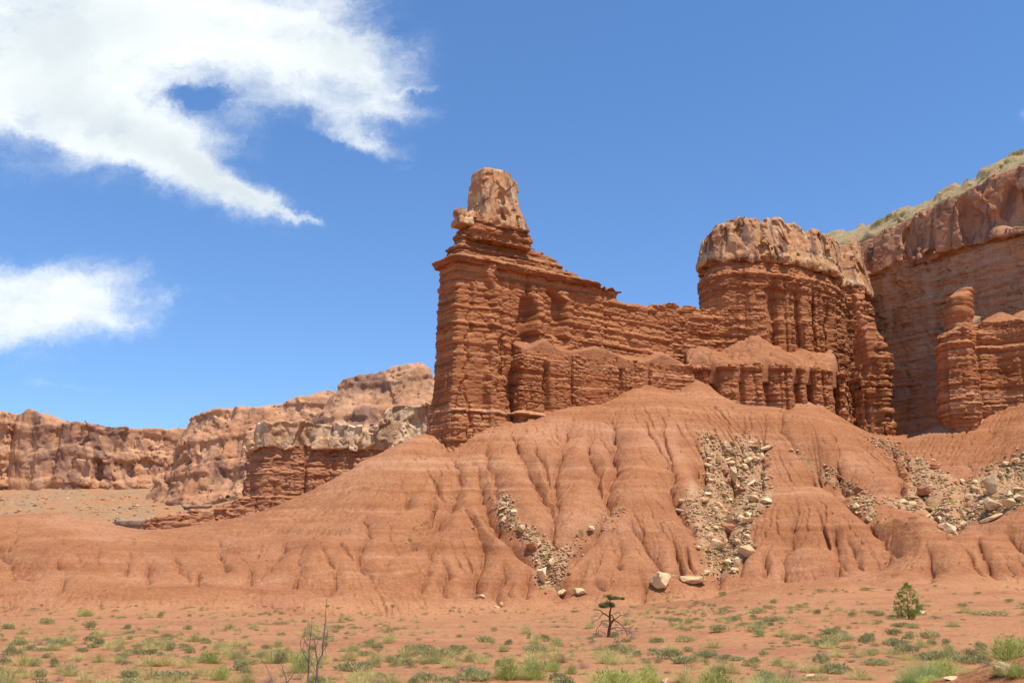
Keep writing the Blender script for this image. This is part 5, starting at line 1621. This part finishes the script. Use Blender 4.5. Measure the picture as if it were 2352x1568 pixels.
# all one metre wide and resting on z = 0
KIT = {'sage': [join(tufts(420, 1 + k, .42, .40, .08, 0, 4 + k % 2, .5), blades(40, 30 + k, .28, .40, 1.1, .012)) for k in range(5)],
       'yellow': [join(blades(240, 40 + k, .26, .80, 1.0, .011), tufts(90, 60 + k, .36, .5, .06)) for k in range(4)],
       'dry': [join(blades(150, 70 + k, .26, .62, 1.25, .010, flop=.1), tufts(90, 80 + k, .40, .42, .05)) for k in range(3)],
       'mat': [tufts(420, 90 + k, .50, .22, .08, 0, 5, .55) for k in range(3)],
       'lime': [join(blades(420, 100 + k, .30, .85, 1.0, .0085), tufts(420, 110 + k, .44, .62, .06, 0, 5)) for k in range(3)],
       'grass': [join(blades(1300, 120 + k, .34, 1.15, .55, .0042, segs=3, flop=.35), blades(300, 125 + k, .34, .7, 1.0, .006)) for k in range(2)]}
KMAT = {'sage': M_SAGE, 'yellow': M_YEL, 'dry': M_DRY, 'mat': M_SAGE, 'lime': M_RAB, 'grass': M_GRASS}
KNAME = {'sage': 'sagebrush', 'yellow': 'yellow_brush', 'dry': 'dry_shrub', 'mat': 'sagebrush_mat', 'lime': 'lime_brush', 'grass': 'grass_clump'}
KMESH = {}
for k, lst in KIT.items():
    KMESH[k] = []
    for V, T in lst:
        me = mesh_np(KNAME[k], V, T, False); me.materials.append(KMAT[k]); KMESH[k].append(me)
PLANTS = 0


def plant(kind, p, width, tall, label, cat='bush', group=None):
    global PLANTS
    ms = KMESH[kind]
    o = bpy.data.objects.new(KNAME[kind], ms[PLANTS % len(ms)]); PLANTS += 1
    COL.objects.link(o)
    o.location = (p[0], p[1], p[2] - .03)
    o.rotation_euler = (0, 0, rr.uniform(0, 6.28))
    o.scale = (width, width, width * tall)
    return tag(o, label, cat, group)


taken = []
# plants one can pick out: foot in the frame, width, height share, kind
SOLO = [((212, 1446), 48, 1.0, 'sage', 'large round grey green sagebrush on the far left flat below the smooth mounds'),
        ((110, 1433), 58, .6, 'sage', 'wide low sagebrush clump left of the large round sagebrush'),
        ((195, 1415), 38, .7, 'lime', 'small bright green bush at the hill foot, far left'),
        ((365, 1418), 26, 1.2, 'sage', 'upright dark green bush at the foot of the left mounds'),
        ((430, 1445), 34, .8, 'sage', 'blue green sagebrush right of the upright dark green bush'),
        ((1648, 1450), 66, .6, 'sage', 'wide blue green sagebrush left of the low dark swell'),
        ((2268, 1411), 96, .38, 'mat', 'long low blue green patch of brush right of the juniper'),
        ((2215, 1406), 46, .6, 'yellow', 'yellow green tuft patch left of the long low blue green patch'),
        ((1214, 1466), 18, 1.7, 'sage', 'narrow dark green upright bush on the flat left of the twisted tree'),
        ((1104, 1546), 42, 1.0, 'dry', 'grey brown leafless shrub left of the lime green clumps at the bottom'),
        ((1168, 1561), 72, 1.0, 'lime', 'left of two big lime green clumps at the bottom centre'),
        ((1226, 1560), 62, 1.05, 'lime', 'right of two big lime green clumps at the bottom centre'),
        ((1272, 1541), 36, 1.2, 'lime', 'lime green bush just behind the pair of big lime clumps'),
        ((1310, 1548), 34, 1.0, 'lime', 'square topped lime green bush right of the pair of big lime clumps'),
        ((1340, 1535), 34, 1.2, 'dry', 'brown shrub behind the square topped lime bush'),
        ((1417, 1585), 130, .7, 'lime', 'broad lime green thicket on the bottom edge under the twisted tree'),
        ((1480, 1572), 90, .7, 'lime', 'lime green clump on the bottom edge right of the broad thicket'),
        ((1400, 1560), 60, .8, 'yellow', 'yellow green brush behind the broad thicket on the bottom edge'),
        ((855, 1533), 54, .9, 'sage', 'blue green sagebrush with a lime edge right of the bare sapling'),
        ((380, 1528), 62, .9, 'yellow', 'pale yellow brush in the lower left, left of the sapling'),
        ((505, 1562), 46, 1.2, 'lime', 'round lime green bush left of the sapling at the bottom'),
        ((480, 1522), 60, .8, 'lime', 'green brush with a brown side behind the round lime bush'),
        ((690, 1545), 60, 1.2, 'lime', 'tall lime brush directly behind the stems of the sapling'),
        ((800, 1518), 48, 1.0, 'yellow', 'fan shaped yellow grey brush right of the sapling'),
        ((2170, 1553), 92, .8, 'lime', 'rounded lime brush at the lower right, left of the rocky bank top'),
        ((2325, 1513), 104, .8, 'lime', 'largest yellow green brush on the bank at the right edge'),
        ((2312, 1552), 70, .8, 'lime', 'yellow green brush below the largest one on the right bank'),
        ((1815, 1558), 56, 1.0, 'dry', 'grey leafless shrub on the bottom edge right of the tall grass'),
        ((1975, 1560), 70, .7, 'yellow', 'pale brush on the bottom edge left of the right hand tall grass'),
        ((1570, 1568), 60, .9, 'yellow', 'yellow brush on the bottom edge left of the tall grass clump'),
        ((1645, 1590), 110, .8, 'lime', 'grey green brush leaning on the left side of the tall grass'),
        ((2098, 1442), 48, .5, 'sage', 'low green brush in front of the juniper'),
        ((1990, 1353), 38, .5, 'mat', 'low green brush behind the juniper, on the hill foot'),
        ((1660, 1366), 40, .5, 'sage', 'low green brush below the bottom of the main rubble chute'),
        ((1095, 1375), 16, 1.1, 'sage', 'small green bush touching the small pale boulder below the central mounds')]
for (u, v), wd, tall, kind, lab in SOLO:
    p = hit(u, v, None, 8)
    k = scale_at(p)
    plant(kind, p, wd * k, tall, lab)
    taken.append((u, v, wd * .6))
for u, v, wd, tall, kind, lab in ((2222, 1545, 40, .8, 'yellow', 'small pale tuft on the near bank between two rocks'), (2268, 1530, 46, .7, 'dry', 'dark dry shrub on the near bank under the largest yellow green brush'), (2345, 1562, 60, .8, 'lime', 'lime brush in the very lower right corner'),
                                (2135, 1566, 50, .7, 'lime', 'low lime brush on the bottom edge right of the right hand tall grass'), (2345, 1490, 50, .9, 'lime', 'bright brush on the right edge behind the largest yellow green brush'), (2290, 1500, 44, .8, 'sage', 'grey brush on the crest of the near bank')):
    p = hit(u, v, None, 8)
    plant(kind, p, wd * scale_at(p), tall, lab)
# tall grass near the camera: its feet are below the frame
for u, y, wd, tall, lab in ((1735, 25, 1.0, 1.0, 'tall bright green grass clump on the bottom edge, left of the grey shrub'), (2062, 24, .8, .95, 'tall bright green grass clump on the bottom edge near the right corner'),
                            (165, 27, 1.2, .80, 'bright green grass clump on the bottom edge near the left corner'), (60, 28, 1.1, .62, 'short green clump on the bottom edge in the left corner'),
                            (300, 30, 1.2, .55, 'low green clump on the bottom edge right of the left grass')):
    x = (u - 1176) / FOC * y * 1.02
    p = (x, y, float(ground(np.float64(x), np.float64(y))))
    plant('grass' if 'grass clump' in lab else 'lime', p, wd, tall, lab, 'grass' if 'grass clump' in lab else 'bush')

WORDS = {'sage': ('grey green sagebrush mound', 'sagebrush'), 'yellow': ('yellow green brush tuft', 'yellow tufts'), 'dry': ('small brown dry shrub', 'dry shrubs'), 'mat': ('flat grey green brush mat', 'brush mats')}


def zone(u, v):
    if v > 1515:
        return 'near the bottom edge, left of the bare sapling' if u < 640 else ('near the bottom edge, between sapling and twisted tree' if u < 1380 else 'near the bottom edge, right of the twisted tree')
    if v > 1455:
        return 'on the open sand left of the bare sapling' if u < 640 else ('on the open sand between sapling and twisted tree' if u < 1380 else 'on the open flat right of the twisted tree')
    return 'along the foot of the smooth left mounds' if u < 900 else ('on the far flat below the central gullied hills' if u < 1500 else 'on the far flat around the juniper')


spots = []
rp = np.random.RandomState(23)
tries = 0
while len(spots) < 2200 and tries < 40000:
    tries += 1
    u, v = rp.uniform(-120, 2470), 1392 + 190 * rp.rand() ** 1.15
    if u > 1500 and rp.rand() < .3:
        v = rp.uniform(1345, 1440)
    d = vn(np.float32(u / 170), np.float32(v / 42), None, 201)
    if rp.rand() > .62 + .6 * float(d):
        continue
    if any(abs(u - a) < w_ and abs(v - b) < w_ * .45 for a, b, w_ in taken):
        continue
    p = hit(u, v, None, 8)
    if p[1] > 172 or p[1] < 24:
        continue
    kind = rp.choice(['sage', 'yellow', 'dry', 'mat'], p=[.24, .50, .16, .10] if u < 1500 else [.30, .32, .10, .28])
    wd = {'sage': .52, 'yellow': .50, 'dry': .38, 'mat': .80}[kind] * (.6 + 1.7 * rp.rand() ** 2.0)
    if v > 1525 and rp.rand() < .55:
        continue
    if v < 1440 and u < 1400 and rp.rand() < .45:
        continue
    spots.append((wd / scale_at(p), u, v, p, kind, wd))
spots.sort(key=lambda q: -q[0])
single = {'sage': 150, 'yellow': 210, 'dry': 75, 'mat': 75}
rest = []
for _, u, v, p, kind, wd in spots:
    if single[kind] > 0:
        single[kind] -= 1
        a, g = WORDS[kind]
        z_ = zone(u, v)
        plant(kind, p, wd, rp.uniform(.7, 1.15) * (1 if kind != 'mat' else .9), a + ' ' + z_, 'bush', g + ' ' + z_)
    else:
        rest.append((p, kind, wd))
mi = {'sage': 0, 'yellow': 1, 'dry': 2, 'mat': 0}
items = []
for p, kind, wd in rest:
    V, T = KIT[kind][rp.randint(len(KIT[kind]))]
    T = T[rp.rand(len(T)) < .5]
    items.append((V, T, (p[0], p[1], p[2] - .02), (wd, wd, wd * .8), rp.rand() * 6.3, mi[kind]))
for poly, n in ((CH_A, 34), (CH_D, 60), (CH_C, 16), (CH_B, 6), (CH_G, 6), (CH_F, 10)):
    for u, v in scatter(poly, n):
        p = hit(u, v, None, 100)
        V, T = KIT['lime'][rp.randint(3)]
        s = rp.uniform(.5, 1.3)
        items.append((V, T[rp.rand(len(T)) < .35], (p[0], p[1], p[2] + .1), (s, s, s * .6), rp.rand() * 6.3, 3))
for _ in range(4200):                                            # dead grass and tiny tufts between the bushes
    u, v = rp.uniform(-100, 2450), 1375 + 205 * rp.rand() ** 1.0
    if vn(np.float32(u / 120), np.float32(v / 30), None, 207) < -.15:
        continue
    p = hit(u, v, None, 24)
    if p[1] > 168:
        continue
    kd = rp.choice(['yellow', 'dry', 'sage'], p=[.55, .25, .2])
    V, T = KIT[kd][rp.randint(len(KIT[kd]))]
    s_ = rp.uniform(.18, .5)
    items.append((V, T[rp.rand(len(T)) < .16], (p[0], p[1], p[2] - .01), (s_, s_, s_ * .7), rp.rand() * 6.3, mi[kd]))
tag(merge('low_scrub', items, [M_SAGE, M_YEL, M_DRY, M_RAB]), kind='stuff')


# ------------------------------------------------------------------ trees
def tube(pts, radii, n=7):
    pts = np.array(pts, float); V = []; T = []
    for i, p in enumerate(pts):
        t = pts[min(i + 1, len(pts) - 1)] - pts[max(i - 1, 0)]; t /= np.linalg.norm(t) + 1e-9
        a = np.cross(t, (0, 1, .2)); a /= np.linalg.norm(a) + 1e-9; b = np.cross(t, a)
        for k in range(n):
            an = 6.2832 * k / n
            V.append(p + radii[i] * (math.cos(an) * a + math.sin(an) * b))
    for i in range(len(pts) - 1):
        for k in range(n):
            q = [i * n + k, i * n + (k + 1) % n, (i + 1) * n + (k + 1) % n, (i + 1) * n + k]
            T += [(q[0], q[1], q[2]), (q[0], q[2], q[3])]
    return np.array(V), np.array(T)


def limb_px(cv, pts, Y, depths, r0, r1, jit=0.0, sub=3, seed=0):
    """a limb measured in the frame and bent in depth"""
    q = [at(*cv(p), Y + d) for p, d in zip(pts, depths)]
    out = []; rg = np.random.RandomState(seed)
    for a, b in zip(q[:-1], q[1:]):
        for k in range(sub):
            out.append(a + (b - a) * k / sub + rg.randn(3) * jit)
    out.append(q[-1])
    t = np.linspace(0, 1, len(out))
    return tube(out, r0 + (r1 - r0) * t ** .8)


def part(name, vt, mat, root, smooth=True):
    V, T = vt
    return link(name, mesh_np(name, V - np.array(root.location), T, smooth), mat, root)


def twigs(n, org, spread, length, seed, r0=.008, down=-.1):
    rg = np.random.RandomState(seed); out = []
    for _ in range(n):
        p = np.array(org) + rg.randn(3) * np.array(spread)
        d = rg.randn(3); d[2] = d[2] * .6 + down; d /= np.linalg.norm(d)
        L = length * rg.uniform(.5, 1.2)
        out.append(tube([p, p + d * L * .5 + rg.randn(3) * .04, p + d * L + rg.randn(3) * .07], [r0, r0 * .7, r0 * .35], 4))
    return join(*out)


# young juniper
p = hit(2087, 1421, None, 20)
k = scale_at(p)
root = empty('juniper', tuple(p), 'young bright green conical juniper beside a white rock on the right flat', 'tree')
part('trunk', tube([p + (0, 0, -.1), p + (.02, 0, .35 * 70 * k), p + (.03, .02, .9 * 70 * k)], [.07, .05, .012]), M_BARK, root)
rj = np.random.RandomState(3)
cl = []
Hj, Wj = 76 * k, 29 * k
for i in range(230):
    t = rj.rand() ** 1.1
    prof_ = (np.interp(t, [0, .12, .35, .6, .8, .93, 1], [.72, .95, 1.0, .86, .56, .30, .08]))
    a = rj.rand() * 6.283; rad = Wj * prof_ * math.sqrt(rj.uniform(.25, 1.1))
    V, T = tufts(40, 500 + i % 40, .17, .26, .07, -1, 2, .6, .75)
    s = rj.uniform(.7, 1.3) * (1.15 - .45 * t)
    cl.append((V * s + p + np.array([math.cos(a) * rad, math.sin(a) * rad, .12 + t * Hj - .1 * s]), T))
part('crown', join(*cl), M_JUN, root, False)

# twisted, half dead tree
cv8 = lambda q: (1323 + q[0] * .08788, 1341.4 + q[1] * .08788)
p = hit(1397.7, 1462.5, None, 20); Y = p[1]; k = scale_at(p) * .08788
root = empty('half_dead_tree', tuple(p), 'twisted half dead tree with two small green tufts on its top', 'tree')
part('trunk', join(limb_px(cv8, [(848, 1400), (862, 1250), (880, 1120), (900, 1020), (885, 900), (890, 800), (885, 720), (910, 640), (900, 520), (885, 420), (960, 370)], Y, [0, 0, 0, 0, .05, .05, 0, -.05, 0, .05, .05], 50 * k, 10 * k, .006, 3, 1),
                   limb_px(cv8, [(900, 1030), (960, 950), (985, 920)], Y, [0, -.05, -.1], 34 * k, 20 * k, .004, 3, 2)), M_BARK, root)
LB8 = [([(880, 850), (760, 780), (690, 740), (640, 680), (480, 655), (450, 700)], [0, -.1, -.2, -.25, -.3, -.3], 20, 6), ([(700, 760), (620, 870), (560, 930), (430, 970), (420, 1020)], [-.2, -.3, -.35, -.45, -.5], 15, 4),
       ([(985, 920), (1060, 880), (1160, 800), (1130, 710)], [-.1, 0, .1, .15], 17, 4), ([(1160, 800), (1250, 815), (1350, 785)], [.1, .2, .25], 12, 4), ([(985, 930), (1100, 980), (1150, 1040), (1240, 1120), (1330, 1240), (1340, 1390)], [-.1, -.2, -.2, -.3, -.35, -.35], 17, 5),
       ([(900, 1160), (1000, 1125), (1090, 1115), (1220, 1140), (1420, 1125), (1480, 1080)], [0, -.2, -.3, -.3, -.3, -.3], 18, 5), ([(1000, 1140), (1050, 1195), (1130, 1215), (1220, 1180), (1330, 1250), (1420, 1300)], [-.2, -.3, -.35, -.4, -.45, -.5], 13, 4),
       ([(890, 960), (780, 950), (680, 955), (630, 945)], [0, .1, .2, .25], 14, 5), ([(680, 960), (630, 1060), (550, 1140), (520, 1250), (515, 1370)], [.2, .25, .3, .35, .35], 12, 4), ([(780, 1300), (720, 1250), (650, 1230), (630, 1170)], [.3, .35, .4, .4], 10, 3),
       ([(885, 780), (960, 820), (985, 900)], [0, 0, -.1], 13, 15), ([(600, 1190), (580, 1280), (610, 1330)], [.3, .3, .3], 8, 3), ([(1200, 1180), (1190, 1290), (1210, 1340)], [-.3, -.3, -.3], 8, 3), ([(1430, 1130), (1440, 1180)], [-.3, -.3], 6, 3), ([(1330, 760), (1300, 700)], [.2, .2], 5, 2)]
for i, (pts, dp, a, b) in enumerate(LB8):
    part('branch', limb_px(cv8, pts, Y, dp, a * k * 1.05, b * k * 1.1, .010, 3, 10 + i), M_BARK if i in (0, 2, 4, 10) else M_GREYWOOD, root)
tw = [twigs(26, at(*cv8(q), Y + d), (.16, .16, .12), .32, 40 + i) for i, (q, d) in enumerate((((1400, 1230), -.4), ((500, 1330), .3), ((1480, 1270), -.4), ((460, 960), -.4), ((1340, 1180), -.3), ((600, 1320), .3), ((1300, 790), .2)))]
for t_ in tw:
    part('twig_mass', t_, M_GREYWOOD, root)
for nm, spots_, sd in (('foliage', (((830, 330), .24, .10), ((1000, 360), .26, .10), ((1150, 375), .26, .10), ((900, 385), .24, .08), ((1230, 385), .15, .06)), 1), ('foliage', (((650, 570), .20, .14), ((760, 520), .22, .18), ((850, 560), .2, .16), ((950, 560), .17, .14), ((720, 590), .22, .1)), 2)):
    V = []
    for j, (q, a, b) in enumerate(spots_):
        v_, t_ = tufts(520, 700 + 10 * sd + j, a * 1.45, b * 2.1, .055, -1, 4, .8, .3)
        V.append((v_ + at(*cv8(q), Y) - np.array([0, 0, b * .7]), t_))
    part(nm, join(*V), M_PINE, root, False)

# leafless sapling in the foreground
cv7 = lambda q: (551.25 + q[0] * .15061, 1332.2 + q[1] * .15061)
Y = 29.0; k = .15061 * Y / FOC
px_ = at(*cv7((1120, 1950)), Y); zg = float(ground(np.float64(px_[0]), np.float64(Y)))
root = empty('bare_sapling', (px_[0], Y, zg), 'leafless grey sapling with two tall thin stems at the bottom edge', 'tree')
ft = lambda x: (x, 1332.2 + 0)
zb = (FOC * 0 + 1)
vb = 0
for v_ in np.arange(1500, 1800, 1.0):                                 # frame row of the ground at its foot
    if at(900, v_, Y)[2] < zg:
        vb = (v_ - 1332.2) / .15061
        break
ST = [([(1150, vb), (1165, 1568), (1180, 1300), (1250, 1110), (1275, 900), (1300, 600), (1312, 360), (1325, 290)], [0, 0, 0, .05, .1, .1, .1, .1], 30, 3),
      ([(1060, vb), (1040, 1568), (1045, 1280), (1060, 1050), (1080, 850), (1100, 560)], [.1, .1, .05, 0, 0, 0], 24, 3),
      ([(1190, 1270), (1150, 1080), (1135, 900), (1130, 810)], [0, -.1, -.15, -.15], 18, 3), ([(1040, 1260), (980, 1130), (930, 1020), (925, 930), (935, 880)], [.05, .1, .15, .15, .15], 13, 3),
      ([(1060, 1080), (990, 930), (970, 850), (1000, 780), (1000, 720)], [0, -.1, -.1, -.1, -.1], 8, 2), ([(1080, 900), (1060, 700), (1030, 570)], [0, .1, .1], 7, 2), ([(1270, 930), (1330, 850), (1350, 760)], [.1, .2, .2], 8, 2), ([(1250, 1110), (1310, 1000), (1330, 900), (1350, 830)], [.05, -.1, -.1, -.1], 8, 2),
      ([(800, vb), (720, 1568), (690, 1440), (640, 1310), (590, 1220)], [.2, .2, .2, .2, .2], 20, 4), ([(560, vb), (510, 1568), (440, 1400), (380, 1270), (320, 1170)], [.3, .3, .3, .3, .3], 11, 4), ([(720, 1560), (780, 1480), (830, 1400), (800, 1330)], [.2, .1, .1, .1], 11, 3),
      ([(940, vb), (935, 1568), (920, 1450), (985, 1330), (960, 1260)], [0, 0, 0, 0, 0], 9, 3), ([(1180, 1400), (1110, 1300), (1080, 1230), (1095, 1150)], [0, -.1, -.1, -.1], 9, 2), ([(1290, 700), (1240, 640), (1210, 600)], [.1, .1, .1], 5, 2), ([(690, 1450), (640, 1400), (600, 1330)], [.2, .2, .2], 7, 2), ([(980, 1130), (970, 1000), (985, 900)], [.1, .1, .1], 6, 2)]
for i, (pts, dp, a, b) in enumerate(ST):
    part('stem' if i in (0, 1, 8, 9) else 'branch', limb_px(cv7, pts, Y, dp, a * k * .72, b * k * .8, .006, 3, 80 + i), M_GREYWOOD, root)
tw = [twigs(16, at(*cv7(q), Y), (.07, .07, .14), .22, 140 + i, .0045, .35) for i, q in enumerate(((1310, 800), (1090, 800), (960, 900), (740, 1480), (900, 1480), (1330, 950), (1130, 1000), (700, 1540), (1020, 1120)))]
for t_ in tw:
    part('twig_mass', t_, M_GREYWOOD, root)

# rocks on the near bank
for (u, v), wd, key, shp, st, lab in (((1856, 1558), 46, 'b', 4, (1.2, .8, .7), 'orange brown rock on the bottom edge between two dry shrubs'), ((2186, 1566), 46, 'p', 2, (1.1, .8, .7), 'grey cream rock on the near bank, bottom right'),
                                      ((2306, 1562), 54, 'b', 3, (1, .8, .8), 'large grey buff rock on the near bank in the lower right corner'), ((1528, 1572), 34, 'p', 6, (1, .8, .9), 'cream rock on the bottom edge under the twisted tree, left of the grass'),
                                      ((2240, 1514), 40, 'r', 5, (1.2, .8, .5), 'flat dark rock on the crest of the near bank'), ((1715, 1517), 9, 'b', 1, (1, 1, .8), 'single small pinkish stone on the right flat')):
    p = hit(u, v, None, 8)
    put_rock(p[0], p[1], wd * scale_at(p), key, shp, rr.uniform(0, 6), lab, None, .2, st)

# small bushes that break the skylines
bpy.context.view_layer.update()
dep = bpy.context.evaluated_depsgraph_get()
RIMB = [((2016, 512), 26, 'on the canyon rim where the green slope begins'), ((2044, 500), 30, 'on the canyon rim where the green slope begins'), ((2072, 496), 20, 'on the canyon rim where the green slope begins'),
        ((2060, 506), 18, 'on the canyon rim where the green slope begins'), ((2030, 506), 22, 'on the canyon rim where the green slope begins'), ((2120, 484), 14, 'on the long green slope above the canyon rim'), ((2150, 470), 12, 'on the long green slope above the canyon rim'), ((2180, 455), 14, 'on the long green slope above the canyon rim'), ((2230, 425), 14, 'on the long green slope above the canyon rim'), ((2250, 420), 12, 'on the long green slope above the canyon rim'), ((2210, 445), 10, 'on the long green slope above the canyon rim'),
        ((2345, 350), 26, 'on the canyon rim at the right edge'), ((2316, 372), 20, 'on the canyon rim at the right edge'), ((2330, 356), 34, 'on the canyon rim at the right edge'), ((2298, 384), 24, 'on the canyon rim at the right edge'), ((2262, 410), 18, 'on the canyon rim at the right edge'),
        ((822, 884), 11, 'on the far ridge left of the tower'), ((905, 854), 12, 'on the far ridge left of the tower'), ((930, 855), 9, 'on the far ridge left of the tower'), ((870, 868), 7, 'on the far ridge left of the tower'),
        ((378, 992), 10, 'on the crest of the far dome'), ((470, 954), 8, 'on the crest of the far dome'), ((560, 950), 8, 'on the crest of the far dome'), ((410, 978), 7, 'on the crest of the far dome'),
        ((190, 982), 10, 'on the crest of the far left cliff'), ((205, 985), 8, 'on the crest of the far left cliff'), ((290, 1002), 9, 'on the crest of the far left cliff'), ((318, 1004), 9, 'on the crest of the far left cliff')]
for _ in range(34):
    u = rp.uniform(2015, 2352)
    RIMB.append(((u, float(np.interp(u, [2000, 2100, 2200, 2300, 2352], [515, 492, 450, 385, 352])) + rp.uniform(-6, 16)), rp.uniform(5, 13), 'on the long green slope above the canyon rim'))
for (u, v), wd, words in RIMB:
    for dv in range(0, 26, 2):
        q = on_rock(u, v + dv)
        if q and q.y < 1200:
            break
    else:
        continue
    plant('sage', (q.x, q.y + .4, q.z - .1), wd * scale_at(q), .8, 'small dark green bush ' + words, 'bush', 'small bushes ' + words)
